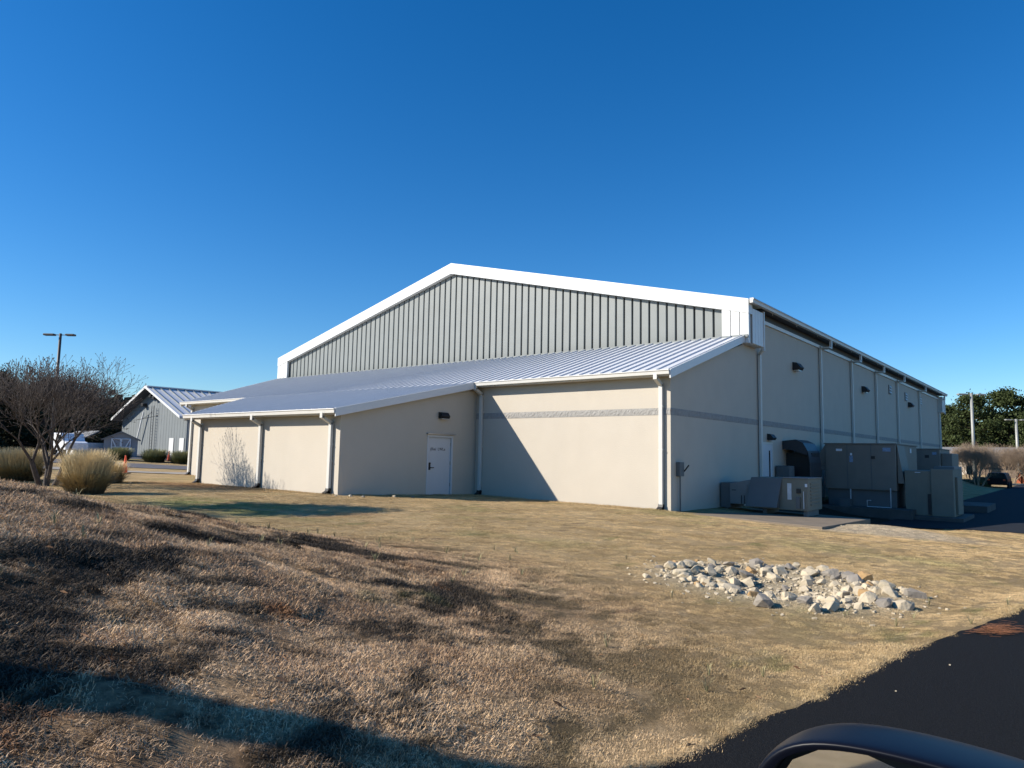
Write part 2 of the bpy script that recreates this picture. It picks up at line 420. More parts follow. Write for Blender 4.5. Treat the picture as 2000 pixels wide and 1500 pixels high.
# drive, path and lot on the left, beyond the lawn (strips across the view, at real distances)
FW = Vector((-.634, .773, 0)); RT = Vector((.773, .634, 0))
def strip(name, f0, f1, r0, r1, mt, lab, dz=.03):
    xs = np.linspace(r0, r1, 40); fs = np.linspace(f0, f1, 6); b = MB()
    for f_ in fs:
        for r_ in xs:
            p = FW*float(f_) + RT*float(r_); b.v.append((p.x, p.y, tz(p.x, p.y)+dz))
    for j in range(5):
        for i in range(39): a = j*40+i; b.f.append((a, a+1, a+41, a+40))
    return tag(b.build(name, mt, smooth=True), lab, kind='structure')
strip('path', 41.5, 45.5, -46, -19, M['concrete'], 'pale concrete path past the left end of the building')
strip('driveway', 50., 54.5, -60, -20, M['asphalt_old'], 'faded asphalt driveway left of the building')
strip('parking_bay', 60., 92., -75, -22, M['asphalt_old'], 'faded asphalt yard in front of the grey hall')

# ------------------------------------------------------------------ the main building
XW, XD, Y0, YF, YG = -9.95, -18.04, 19.88, 13.59, 25.55       # side wall, door wall, front wall, projecting front, gable plane
GT = .38                                                       # gutter projection
Z0 = -1.95                                                     # footing, below grade
YB = 71.5
XL = -41.2
BLD = thing('building', (-25, 40, -1.6), 'large cream metal-roofed building with white gable and grey ribbed panels', 'building')
FW_T, FW_L = 2.70, 1.38    # roof underside heights at the upper and lower front walls
# walls
b = MB(); b.box(XD+.002, XW, Y0, Y0+.3, Z0, 2.72); b.build('front_wall', M['cream'], BLD)
b = MB(); b.prism([(XW-.3, Y0+.302, -2.4), (XW-.3, YG+1, -2.4), (XW-.3, YG+1, 4.5), (XW-.3, Y0+.302, 2.73)], (.3, 0, 0)); b.build('side_wall', M['cream'], BLD)
b = MB(); b.box(XW-.3, XW-.0, YG+1.002, YB, -2.6, 5.78); b.build('side_wall', M['cream'], BLD)
dw = MB()   # door wall (faces +X) with the door opening
dy0, dy1, dzt = 17.34, 18.64, .64
def rz_low(y): return 1.30 + (2.74-1.30)/(Y0-13.25)*(y-13.25)       # lower roof top surface
def under(y): return rz_low(y) - .16
dw.prism([(XD-.3, YF, Z0), (XD-.3, dy0, Z0), (XD-.3, dy0, under(dy0)), (XD-.3, YF, under(YF))], (.3, 0, 0))
dw.prism([(XD-.3, dy1, Z0), (XD-.3, Y0, Z0), (XD-.3, Y0, under(Y0)), (XD-.3, dy1, under(dy1))], (.3, 0, 0))
dw.prism([(XD-.3, dy0, dzt), (XD-.3, dy1, dzt), (XD-.3, dy1, under(dy1)), (XD-.3, dy0, under(dy0))], (.3, 0, 0))
dw.prism([(XD-.3, dy0, Z0), (XD-.3, dy1, Z0), (XD-.3, dy1, -1.52), (XD-.3, dy0, -1.52)], (.3, 0, 0))
dw.build('door_wall', M['cream'], BLD)
b = MB().box(-26.9, XD-.302, YF, YF+.3, Z0, under(YF)); b.build('front_wall', M['cream'], BLD)
b = MB().prism([(-26.9, YF+.302, Z0), (-33.2, Y0-.01, Z0), (-33.2, Y0-.01, under(Y0)), (-26.9, YF+.302, under(YF+.3))], (.3, 0, 0)); b.build('side_wall', M['cream'], BLD)
b = MB().box(XL+.6, -26.602, Y0, Y0+.3, Z0, 2.72); b.build('front_wall', M['cream'], BLD)
b = MB().prism([(XL+.6, Y0+.302, Z0), (XL+.6, YG+1, Z0), (XL+.6, YG+1, 4.5), (XL+.6, Y0+.302, 2.73)], (.3, 0, 0)); b.build('side_wall', M['cream'], BLD)
b = MB().box(XL+.6, XL+.9, YG+1.002, YB, Z0, 5.78); b.build('side_wall', M['cream'], BLD)
b = MB().box(XL+.6, XW, YB+.002, YB+.3, -2.6, 5.7); b.build('back_wall', M['cream'], BLD)
# split-faced band course, rough where the light rakes over it
def band(name, p0, p1, nrm, zlo, zhi, step):
    p0 = Vector(p0); p1 = Vector(p1); L = (p1-p0).length; n_ = max(2, int(L/step)); b = MB(); r = 4
    for i in range(n_+1):
        for k in range(r+1):
            q = p0.lerp(p1, i/n_); edge = (k in (0, r)); d = .006 if edge else random.uniform(.004, .020)
            b.v.append((q.x+nrm[0]*d, q.y+nrm[1]*d, zlo+(zhi-zlo)*k/r))
    for i in range(n_):
        for k in range(r):
            a = i*(r+1)+k; b.f.append((a, a+r+1, a+r+2, a+1))
    return b.build(name, M['band'], BLD)
band('band_course', (XD+.01, Y0, 0), (XW, Y0, 0), (0, -1), 1.31, 1.53, .045)
band('band_course', (XW, Y0, 0), (XW, YB, 0), (1, 0), 1.31, 1.53, .30)

# lean-to roof: upper plane and the lower plane over the projecting block
ZU0, ZU1 = 2.66, 4.58
SU = (ZU1-ZU0)/(YG-(Y0-GT))
def zu(y): return ZU0 + SU*(y-(Y0-GT))
def slab(name, x0, x1, ya, za, yb, zb, th, mt, par):
    return MB().prism([(x0, ya, za), (x0, yb, zb), (x0, yb, zb-th), (x0, ya, za-th)], (x1-x0, 0, 0)).build(name, mt, par)
XR1, XR0 = XW+.17, XL+.2
LX0, LX1 = -27.4, XD+.24
ru = slab('roof', XR0, XR1, Y0-GT, ZU0, YG, ZU1, .10, M['roofmetal'], BLD)
LXB = -33.9
_yb = Y0-GT+.5
_q = [(LX0, YF-GT), (LX1, YF-GT), (LX1, _yb), (LXB-.4, _yb)]
rl = MB().add([(x, y, rz_low(y)) for x, y in _q]+[(x, y, rz_low(y)-.10) for x, y in _q], [(0,1,2,3),(7,6,5,4),(0,4,5,1),(1,5,6,2),(2,6,7,3),(3,7,4,0)]).build('roof', M['roofmetal'], BLD)
def seams(par, x0, x1, ya, za, yb, zb, pitch, hgt=.05, wd=.035):
    n_ = int((x1-x0)/pitch); me0 = None
    for i in range(n_+1):
        x = x1 - .02 - i*pitch
        if x < x0: break
        if me0 is None:
            b = MB().prism([(x-wd/2, ya, za-.01), (x+wd/2, ya, za-.01), (x+wd/4, ya, za+hgt), (x-wd/4, ya, za+hgt)], (0, yb-ya, zb-za))
            o = b.build('standing_seam', M['roofmetal'], par); me0 = o.data; xa = x
        else:
            o = bpy.data.objects.new('standing_seam', me0); COL.objects.link(o); o.parent = par; o.location = (x-xa, 0, 0)
seams(ru, XR0, XR1-.05, Y0-GT+.02, ZU0, YG-.03, ZU1, .41)
seams(rl, LX0, LX1-.05, YF-GT+.02, rz_low(YF-GT), Y0-GT-.05, rz_low(Y0-GT-.05), .41)
# rake fascias
def rake(x, ya, za, yb, zb, h, th=.04, top=.03):
    return MB().prism([(x, ya, za+top), (x, yb, zb+top), (x, yb, zb+top-h), (x, ya, za+top-h)], (th, 0, 0)).build('rake_trim', M['white'], BLD)
rake(XR1+.002, Y0-GT-.03, ZU0-.01, YG-.01, ZU1, .27)
rake(LX1+.002, YF-GT-.03, rz_low(YF-GT)-.01, Y0-GT-.01, rz_low(Y0-GT), .25)
MB().prism([(LX0-.03, YF-GT-.03, rz_low(YF-GT)+.02), (LXB-.03, Y0-GT-.01, rz_low(Y0-GT)+.03), (LXB-.03, Y0-GT-.01, rz_low(Y0-GT)-.22), (LX0-.03, YF-GT-.03, rz_low(YF-GT)-.23)], (.03, .03, 0)).build('rake_trim', M['white'], BLD)
for k in range(1, 16):
    x = LX0 - k*.41; ya = YF-GT+.03 + (LX0-x)*(Y0-GT-(YF-GT))/(LX0-LXB)
    MB().prism([(x-.017, ya, rz_low(ya)-.01), (x+.017, ya, rz_low(ya)-.01), (x+.009, ya, rz_low(ya)+.05), (x-.009, ya, rz_low(ya)+.05)], (0, Y0-GT-.05-ya, rz_low(Y0-GT-.05)-rz_low(ya))).build('standing_seam', M['roofmetal'], rl)
rake(XR0-.042, Y0-GT-.03, ZU0-.01, YG-.01, ZU1, .27)
# gutters (boxed profile with rolled lip)
def gutter(x0, x1, y, z, par=BLD):
    prof = [(y, z), (y-.11, z+.0), (y-.125, z-.025), (y-.10, z-.05), (y-.09, z-.14), (y-.0, z-.15)]
    g = MB().prism([(x0, p, q) for p, q in prof], (x1-x0, 0, 0)).build('gutter', M['gutter'], par)
    return g
g1 = gutter(LX1+.05, XR1-.002+.01, Y0-GT+.01, ZU0+.015)
g2 = gutter(LX0-.02, LX1+.02, YF-GT+.01, rz_low(YF-GT)+.015)
g3 = gutter(XR0-.05, LXB-.05, Y0-GT+.01, ZU0+.015)
# soffits
MB().box(LX1+.05, XR1-.01, Y0-GT+.012, Y0-.002, ZU0-.16, ZU0-.12).build('soffit', M['gutter'], BLD)
MB().box(LX0, LX1-.01, YF-GT+.012, YF-.002, rz_low(YF-GT)-.16, rz_low(YF-GT)-.12).build('soffit', M['gutter'], BLD)
MB().box(XR0, LXB-.05, Y0-GT+.012, Y0-.002, ZU0-.16, ZU0-.12).build('soffit', M['gutter'], BLD)
# downspouts on the front faces
def spout(x, yw, ztop, zbot, foot=True, wd=.13):
    yo = yw-GT-.04
    b = MB().rpipe([(x-.0, yo, ztop-.12), (x, yo, ztop-.24), (x, yw-.075, ztop-.42), (x, yw-.075, zbot+.12)], wd, .10)
    o = b.build('downspout', M['gutter'], BLD, bevel=.008)
    for zz in (ztop-1.1, (ztop+zbot)/2-.3):
        MB().box(x-wd/2-.012, x+wd/2+.012, yw-.128, yw-.001, zz, zz+.03).build('strap', M['gutter'], o)
    if foot:
        MB().rpipe([(x, yw-.075, zbot+.16), (x, yw-.10, zbot+.07), (x, yw-.2, zbot+.02)], wd+.03, .11).build('drain_boot', M['black'], o)
for x, yw, zt in ((-10.24, Y0, ZU0), (-17.74, Y0, ZU0), (-40.25, Y0, ZU0), (-26.72, YF, rz_low(YF-GT)), (-22.45, YF, rz_low(YF-GT)), (-18.42, YF, rz_low(YF-GT))):
    spout(x, yw, zt, tz(x, yw-.3))

# main gable: white frame, grey recessed panels
XGL, XGR, XA = -40.84, -9.6, -25.22
ZE, ZA = 5.98, 9.84
def zrake(x): return ZA - (ZA-ZE)*abs(x-XA)/(XGR-XA)
fh = .55
fr = MB()   # deep rake fascia, two sloping boards meeting at the apex
for s_, xe in ((-1, XGL), (1, XGR)):
    fr2 = MB().prism([(XA, YG, ZA), (xe, YG, ZE), (xe, YG, ZE-fh), (XA, YG, ZA-fh)], (0, .40, 0)); fr2.build('rake_fascia', M['white'], BLD)
PXL, PXR = -39.75, -10.66
GY = YG+.22
MB().prism([(PXL-.1, GY+.09, 4.3), (PXR+.1, GY+.09, 4.3), (PXR+.1, GY+.09, zrake(PXR+.1)-.3), (XA, GY+.09, ZA-.3), (PXL-.1, GY+.09, zrake(PXL-.1)-.3)], (0, .1, 0)).build('panel_backing', M['gap'], BLD)
npan = 73; pw = (PXR-PXL)/npan
for i in range(npan):
    xa, xb = PXL+i*pw+.036, PXL+(i+1)*pw-.036
    zt = [zrake(x)-fh+.06 for x in (xa, xb)]
    if xa < XA < xb: zt = [min(zt)]*2
    o = MB().prism([(xa, GY, 4.45), (xb, GY, 4.45), (xb, GY, zt[1]), (xa, GY, zt[0])], (0, .085, 0)).build('panel', M['grey'], BLD, bevel=.018, seg=1)
# white corner panels (three leaves each end)
for x0, x1 in ((PXR+.002, XGR), (XGL, PXL-.002)):
    n_ = 3 if x0 > -20 else 3
    for i in range(n_):
        xa = x0+(x1-x0)*i/n_+.012; xb = x0+(x1-x0)*(i+1)/n_-.012
        if i == n_-1 and x0 > -20: xb = x1
        if i == 0 and x0 < -20: xa = x0
        MB().prism([(xa, YG+.02, 4.30), (xb, YG+.02, 4.30), (xb, YG+.02, zrake(xb)-fh-.002), (xa, YG+.02, zrake(xa)-fh-.002)], (0, .1, 0)).build('corner_panel', M['white'], BLD, bevel=.01, seg=1)
    MB().prism([(x0, YG+.125, 4.30), (x1, YG+.125, 4.30), (x1, YG+.125, zrake(x1)-fh-.01), (x0, YG+.125, zrake(x0)-fh-.01)], (0, .05, 0)).build('corner_backing', M['gutter'], BLD)
# base flashing along the roof junction
MB().box(XGL+.02, XGR-.02, YG-.06, YG-.012, 4.53, 4.625).build('flashing', M['grey'], BLD)
# projecting box returns at the four gable ends
def gable_box(x, sgn, ya, yb):
    n_ = 4; 
    for i in range(n_):
        p = ya+(yb-ya)*i/n_+.01; q = ya+(yb-ya)*(i+1)/n_-.01
        MB().box(min(x, x-sgn*.05), max(x, x-sgn*.05), p, q, 4.33, ZE-.30).build('return_panel', M['white'], BLD, bevel=.01, seg=1)
    MB().box(min(x-sgn*.06, x-sgn*.6), max(x-sgn*.06, x-sgn*.6), ya, yb, 4.31, ZE-.31).build('return_box', M['gutter'], BLD)
    MB().box(min(x+sgn*.03, x-sgn*.06), max(x+sgn*.03, x-sgn*.06), yb+.002, yb+.07, 4.2, ZE-.25).build('corner_trim', M['white'], BLD)
gable_box(XGR, 1, YG+.41, 27.1); gable_box(XGR, 1, YB-1.2, YB+.2); gable_box(XGL, -1, YG+.41, 27.1)
# main roof planes with seams
for xe in (XGL, XGR):
    ov = .12 if xe > XA else -.12
    ze = ZE - (ZA-ZE)/(XGR-XA)*.12
    o = MB().prism([(XA, YG+.402, ZA-.02), (xe+ov, YG+.402, ze-.02), (xe+ov, YG+.402, ze-.12), (XA, YG+.402, ZA-.12)], (0, YB+.25-YG-.282, 0)).build('roof', M['roofmetal'], BLD)
    if xe > XA:
        for yv, xv in ((42.3, -11.2), (48.6, -11.4), (60., -12.0)):
            zv = zrake(xv)
            MB().tube([(xv, yv, zv-.05), (xv, yv, zv+.34)], .13, 10).build('roof_vent', M['white'], o)
            MB().tube([(xv, yv, zv+.34), (xv, yv, zv+.44)], [.2, .14], 10).build('vent_cap', M['white'], o)
# eave gutter and trim along the side
prof = [(XGR+.06, ZE+.01), (XGR+.20, ZE+.01), (XGR+.22, ZE-.03), (XGR+.19, ZE-.07), (XGR+.18, ZE-.17), (XGR+.06, ZE-.18)]
gm = MB().prism([(x, YG-.02, z) for x, z in prof], (0, YB+.5-YG, 0)).build('gutter', M['gutter'], BLD)
MB().box(XW-.05, XGR+.058, 27.12, YB, ZE-.16, ZE-.10).build('soffit', M['soffit'], BLD)
MB().box(XW+.002, XW+.02, 27.18, YB-1.2, 5.57, ZE-.162).build('gap_shade_strip', M['soffit'], BLD)  # dark strip that paints the shadow between gutter and wall trim
MB().box(XW+.002, XW+.07, 27.18, YB-1.2, 5.42, 5.56).build('wall_trim', M['white'], BLD)
for y in np.arange(28, YB, 3.02):
    MB().box(XGR+.045, XGR+.06, y, y+.03, ZE-.24, ZE-.0).build('gutter_bracket', M['gutter'], gm)
# side downspouts
for y in (27.36, 35.6, 41.4, 47.1, 53.3, 61.3, 70.4):
    xt = XGR+.12
    pts = [(XW+.09, y, 5.50), (XW+.09, y, tz(XW+.4, y)+.05)] if y > 28 else [(XGR-.1, y+.0, 4.3), (XW+.09, y, 4.1), (XW+.09, y, tz(XW+.4, y)+.05)]
    b = MB()
    for a, c in zip(pts[:-1], pts[1:]):
        a = Vector(a); c = Vector(c); d = (c-a).normalized(); uy = Vector((0, 1, 0)); ux = d.cross(uy)
        vs = [q+ux*sx*.05+uy*sy*.07 for q in (a-d*.03, c+d*.03) for sx, sy in ((-1,-1),(1,-1),(1,1),(-1,1))]
        b.add(vs, [(0,3,2,1),(4,5,6,7),(0,1,5,4),(1,2,6,5),(2,3,7,6),(3,0,4,7)])
    if y > 28:
        b.box(xt-.06, xt+.05, y+.32, y+.46, 5.46, ZE-.165); b.box(XW+.03, xt+.05, y-.07, y+.46, 5.40, 5.458)
    b.build('downspout', M['gutter'], BLD, bevel=.008)

# door in the shaded wall
dr = MB().box(XD-.10, XD-.045, dy0+.09, dy1-.09, -1.5, dzt-.09).build('door', M['door'], BLD, bevel=.006)
fm = MB(); fm.box(XD-.14, XD+.012, dy0, dy0+.085, -1.5, dzt-.001); fm.box(XD-.14, XD+.012, dy1-.085, dy1, -1.5, dzt-.001); fm.box(XD-.14, XD+.014, dy0, dy1, dzt-.085, dzt)
fm.build('door_frame', M['door'], BLD, bevel=.005)
MB().box(XD-.1, XD+.10, dy0-.05, dy1+.05, dzt+.02, dzt+.05).build('drip_cap', M['metal'], BLD)
hd = MB(); hd.box(XD-.045, XD-.02, dy0+.13, dy0+.21, -.60, -.36); hd.tube([(XD-.02, dy0+.17, -.52), (XD+.03, dy0+.17, -.52), (XD+.03, dy0+.33, -.52)], .016, 8)
hd.tube([(XD-.045, dy0+.17, -.37), (XD-.0, dy0+.17, -.37)], .035, 10)
hd.build('door_handle', M['black'], dr)
for z in (.25, -.42, -1.2):
    MB().tube([(XD-.035, dy1-.09, z), (XD-.035, dy1-.09, z+.13)], .016, 8).build('hinge', M['metal'], dr)
txt = bpy.data.curves.new('lettering', 'FONT'); txt.body = '(Riei  LWLe'; txt.size = .15; txt.extrude = .002; txt.space_character = 1.02
to = bpy.data.objects.new('lettering_curve', txt); COL.objects.link(to)
bpy.context.view_layer.update()
me = bpy.data.meshes.new_from_object(to.evaluated_get(bpy.context.evaluated_depsgraph_get()))
bpy.data.objects.remove(to)
me.transform(Matrix.Translation(Vector((XD-.042, dy0+.20, .09))-org(BLD)) @ Matrix(((0,0,1,0),(1,0,0,0),(0,1,0,0),(0,0,0,1))))
me.materials.clear(); link_mesh('lettering', me, M['black'], dr)
MB().box(XD+.002, XD+.9, dy0-.15, dy1+.15, -1.75, -1.525).build('door_step', M['concrete'], BLD, bevel=.01)

# wall-pack lights
def wall_light(p, n, label_side=1, s=1.0):
    p = Vector(p); n = Vector(n); t = Vector((0, 0, 1)).cross(n)
    def Q(a, o_, u): return p + t*a*s + n*o_*s + Vector((0, 0, 1))*u*s
    b = MB(); pr = [(0, -.10), (.17, -.10), (.22, -.02), (.12, .11), (0, .13)]
    b.prism([Q(-.20, o_, u) for o_, u in pr], t*.40*s)
    o = b.build('wall_light', M['black'], BLD, bevel=.01)
    MB().prism([Q(-.16, .03, -.105), Q(.16, .03, -.105), Q(.16, .16, -.105), Q(-.16, .16, -.105)], (0, 0, -.02*s)).build('lamp_lens', M['lens'], o)
wall_light((XD, 18.05, 1.34), (1, 0, 0))
for y in (31.9, 44.1, 57.5): wall_light((XW, y, 4.1), (1, 0, 0), s=1.5)
wall_light((XW, 28.5, .88), (1, 0, 0), s=1.1)
# side door with narrow slit window, louvres, disconnect box
sd = MB().box(XW+.002, XW+.04, 27.62, 28.72, -1.62, .60).build('side_door', M['door'], BLD)
MB().box(XW+.0405, XW+.052, 28.35, 28.47, -.9, .35).build('slit_window', M['glass'], sd)
MB().box(XW+.003, XW+.055, 27.55, 27.618, -1.62, .67).build('door_frame', M['gutter'], sd); MB().box(XW+.003, XW+.055, 28.722, 28.79, -1.62, .67).build('door_frame', M['gutter'], sd)
MB().box(XW+.003, XW+.056, 27.619, 28.721, .602, .67).build('door_frame', M['gutter'], sd)
for y, z in ((51.2, 4.7), (56.4, 4.62), (62., 4.72)):
    lv = MB().box(XW+.002, XW+.05, y-.3, y+.3, z-.3, z+.3).build('louvre', M['bgrey'], BLD)
    for k in range(3):
        zz = z-.24+k*.18; MB().prism([(XW+.05, y-.28, zz), (XW+.12, y-.28, zz), (XW+.052, y-.28, zz+.12)], (0, .56, 0)).build('blade', M['white'], lv)
db = MB().box(XW+.002, XW+.14, 20.22, 20.52, -.58, -.14).build('electrical_box', M['hvacgrey'], BLD, bevel=.01)
MB().tube([(XW+.07, 20.37, -.58), (XW+.07, 20.37, -1.72)], .022, 8).build('conduit', M['hvacgrey'], db)
MB().rpipe([(XW+.15, 20.5, -.42), (XW+.24, 20.62, -.24)], .03, .03).build('lever', M['black'], db)

# ------------------------------------------------------------------ equipment beside the building
def pad(x0, x1, y0, y1, ztl, ztr, zb, lab):
    dz = -.018*(y1-y0) if y0 < 21 else 0.
    b = MB().add([(x0,y0,zb),(x1,y0,zb),(x1,y1,zb),(x0,y1,zb),(x0,y0,ztl),(x1,y0,ztr),(x1,y1,ztr+dz),(x0,y1,ztl+dz)],
                 [(0,3,2,1),(4,5,6,7),(0,1,5,4),(1,2,6,5),(2,3,7,6),(3,0,4,7)])
    return tag(b.build('concrete_pad', M['concrete_tan'] if y0 < 21 else M['concrete_shade'], bevel=.012), lab, 'concrete pad')
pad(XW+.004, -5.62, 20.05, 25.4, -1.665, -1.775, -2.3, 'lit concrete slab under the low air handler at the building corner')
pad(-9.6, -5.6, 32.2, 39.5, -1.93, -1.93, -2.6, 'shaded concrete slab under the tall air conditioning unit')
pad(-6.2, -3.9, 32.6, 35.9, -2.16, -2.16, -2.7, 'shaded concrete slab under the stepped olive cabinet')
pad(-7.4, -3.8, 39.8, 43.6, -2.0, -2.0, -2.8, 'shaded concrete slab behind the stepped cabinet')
# low unit
yA = 23.45
U = thing('air_handler', (-8.4, yA+.8, -1.72), 'low grey air handler with a sloping hood panel beside the building wall', 'air conditioner')
MB().box(-9.90, -9.55, yA+.06, yA+1.3, -1.66, -.82).build('intake_box', M['hvacgrey'], U, bevel=.015)
MB().prism([(-9.549, yA, -1.52), (-8.80, yA, -1.52), (-8.80, yA, -.68), (-9.549, yA, -.84)], (0, 1.4, 0)).build('control_cabinet', M['hvaclite'], U, bevel=.015)
MB().box(-9.28, -8.95, yA-.02, yA-.001, -1.17, -.89).build('access_panel', M['hvaclite'], U)
MB().box(-9.47, -9.33, yA-.012, yA-.001, -1.07, -1.045).build('mark', M['black'], U)
for x in (-9.05, -9.15): MB().box(x, x+.02, yA-.016, yA-.001, -1.5, -1.22).build('seam_line', M['black'], U)
MB().prism([(-8.80, yA-.02, -.60), (-8.90, yA-.30, -1.56), (-8.90, yA-.0, -1.56)], (1.02, 0, 0)).build('sloping_hood', M['hvacgrey'], U, bevel=.012)
MB().box(-8.79, -6.98, yA+.002, yA+1.5, -1.62, -.60).build('casing', M['hvac2'], U, bevel=.02)
MB().box(-7.75, -6.95, yA-.03, yA+1.53, -.598, -.57).build('top_cap', M['hvaclite'], U)
MB().box(-7.62, -7.49, yA-.012, yA+.001, -1.28, -.76).build('sticker', M['pvc'], U)
MB().box(-7.07, -7.0, yA-.012, yA+.001, -.86, -.76).build('sticker', M['sticker'], U)
MB().tube([(-7.1, yA-.06, -1.55), (-7.1, yA-.06, -1.0)], .014, 6).build('conduit', M['pvc'], U)
MB().box(-7.33, -7.22, yA-.08, yA-.0, -1.55, -1.18).build('control_box', M['hvacgrey'], U); MB().box(-7.32, -7.21, yA-.07, yA-.0, -1.07, -.92).build('control_box', M['black'], U)
for k in range(7): MB().box(-7.0+.021, -6.955, yA+.25, yA+1.25, -1.45+k*.11, -1.40+k*.11).build('louvre', M['hvac2'], U)
for x in (-9.7, -8.4, -7.1): MB().box(x-.06, x+.06, yA+.1, yA+1.3, -1.80, -1.625).build('skid', M['hvacgrey'], U)
# black curved wall duct
D = thing('exhaust_hood', (-9.2, 30.8, -1.9), 'black curved sheet-metal hood against the wall behind the air handler', 'hood')
pr = [(XW+.02, .78), (XW+.55, .84), (XW+.85, .70), (XW+1.02, .38), (XW+1.1, -.10), (XW+1.1, -1.95), (XW+.02, -1.95)]
b = MB()
outer = [(x, z) for x, z in pr]
b.prism([(x, 30.05, z) for x, z in outer[:4]]+[(XW+.98, 30.05, .2), (XW+.3, 30.05, .42), (XW+.02, 30.05, .42)], (0, .04, 0)); b.prism([(x, 31.6, z) for x, z in outer], (0, .04, 0))
for (xa, za), (xb, zb) in zip(outer[:-2], outer[1:-1]):
    b.prism([(xa, 30.09, za), (xb, 30.09, zb), (xb-.03, 30.09, zb-.03), (xa-.02, 30.09, za-.04)], (0, 1.51, 0))
b.build('hood_shell', M['duct'], D)
MB().box(XW+.03, XW+1.06, 30.5, 31.5, -1.95, .3).build('hood_throat', M['black'], D)
MB().box(-9.9, -9.35, 29.1, 29.7, -1.95, -.25).build('side_cabinet', M['hvacgrey'], D, bevel=.02)
# tall packaged unit
yB = 33.0
U = thing('packaged_air_conditioner', (-7.6, yB+2, -1.95), 'tall dark tan packaged air conditioner with a rain hood on its left end', 'air conditioner')
MB().box(-9.0, -6.3, yB+.15, yB+4.5, -1.928, -1.22).build('plinth', M['hvacgrey'], U, bevel=.01)
MB().box(-9.06, -6.27, yB, yB+4.7, -1.218, .72).build('casing', M['hvac'], U, bevel=.02)
MB().box(-9.10, -6.23, yB-.04, yB+4.74, .722, .77).build('top_cap', M['hvac'], U)
MB().prism([(-9.062, yB+.05, .70), (-9.062, yB+.05, -.16), (-9.60, yB+.05, -.16)], (0, 1.8, 0)).build('rain_hood', M['hvac'], U)
MB().box(-9.45, -9.07, yB+.12, yB+1.7, -.42, -.17).build('filter_rack', M['hvaclite'], U)
for x in (-8.15, -7.2): MB().box(x-.012, x+.012, yB-.012, yB-.001, -1.18, .70).build('seam_line', M['hvacgrey'], U)
MB().box(-8.6, -8.35, yB-.01, yB-.001, .42, .52).build('nameplate', M['sticker'], U)
MB().box(-8.06, -7.92, yB-.01, yB-.001, -.05, .22).build('label_plate', M['bluesticker'], U); MB().box(-8.03, -7.95, yB-.01, yB-.001, .24, .34).build('sticker', M['sticker'], U)
MB().box(-6.75, -6.45, yB-.01, yB-.001, .42, .58).build('label_plate', M['bluesticker'], U); MB().box(-7.2, -7.05, yB-.03, yB-.001, .1, .22).build('latch', M['black'], U)
MB().tube([(-8.02, yB-.12, -1.2), (-8.02, yB-.12, -1.9)], .025, 6).build('drain_pipe', M['pvc'], U)
MB().box(-8.4, -7.98, yB-.5, yB-.1, -1.925, -1.62).build('condensate_bucket', M['hvacgrey'], U)
MB().tube([(-7.2, yB-.25, -1.64), (-7.35, yB-.25, -1.64), (-7.35, yB-.25, -1.9), (-6.45, yB-.25, -1.9), (-6.45, yB-.25, -1.1)], .022, 6).build('drain_pipe', M['pvc'], U)
MB().prism([(-6.24, yB+.2, .70), (-6.24, yB+.2, -.9), (-6.0, yB+.2, -.9)], (0, 1.5, 0)).build('side_louvre', M['hvac'], U)
MB().box(-6.262, -6.245, yB+3.0, yB+3.3, .4, .6).build('sticker', M['sticker'], U)
# stepped cabinet
yD = 33.0
U = thing('stepped_cabinet', (-5.1, yD+1, -2.17), 'stepped olive steel cabinet standing at the right of the equipment', 'cabinet')
MB().box(-5.98, -5.03, yD+.1, yD+2.2, -2.158, -.34).build('low_casing', M['hvac2'], U, bevel=.02)
MB().box(-5.03, -4.24, yD, yD+2.6, -2.158, -.26).build('casing', M['hvac2'], U, bevel=.02)
MB().prism([(-5.03, yD+.9, -.258), (-4.24, yD+.3, -.258), (-4.24, yD+2.6, -.258), (-5.03, yD+2.6, -.258)], (0, 0, .10)).build('lid', M['hvaclite'], U)
MB().box(-5.16, -5.04, yD+.06, yD+.098, -2.1, -1.28).build('opening', M['black'], U)
MB().box(-5.6, -5.4, yD+.08, yD+.098, -.43, -.405).build('nameplate', M['sticker'], U)
MB().box(-4.238, -4.16, yD+.5, yD+1.9, -2.08, -.58).build('side_door', M['hvac2'], U, bevel=.01)
# rear unit
yC = 40.0
U = thing('rear_air_conditioner', (-5.9, yC+1, -2.0), 'smaller tan air conditioner rising behind the stepped cabinet', 'air conditioner')
MB().box(-6.72, -5.66, yC, yC+3.2, -1.998, .64).build('casing', M['hvac'], U, bevel=.02)
MB().box(-6.76, -5.62, yC-.04, yC+3.24, .642, .68).build('top_cap', M['hvac'], U)
MB().box(-6.3, -6.12, yC-.02, yC-.001, .22, .36).build('latch', M['black'], U); MB().box(-5.98, -5.8, yC-.01, yC-.001, .38, .5).build('label_plate', M['bluesticker'], U)
MB().box(-5.655, -5.2, yC+.4, yC+2.6, -1.998, .45).build('side_casing', M['hvac'], U, bevel=.02)

# ------------------------------------------------------------------ rocks in the drain hollow
def hull_mesh(name, n, flat=.7, seed=0):
    r = random.Random(seed); bm = bmesh.new()
    for _ in range(n):
        v = Vector((r.gauss(0, 1), r.gauss(0, 1), r.gauss(0, 1))).normalized()*r.uniform(.75, 1.0)
        bm.verts.new((v.x, v.y*r.uniform(.75, .95), v.z*flat))
    bmesh.ops.convex_hull(bm, input=bm.verts)
    for v in [v for v in bm.verts if not v.link_faces]: bm.verts.remove(v)
    me = bpy.data.meshes.new(name); bm.to_mesh(me); bm.free(); return me
rockmats = [mat('rock_pale', (.50, .415, .285), .9, var=.18, scale=7, bump=.6, bscale=30), mat('rock_grey', (.27, .235, .19), .9, var=.2, scale=7, bump=.6, bscale=30), mat('rock_tan', (.40, .25, .11), .9, var=.2, scale=7, bump=.6, bscale=30)]
rock_me = {}
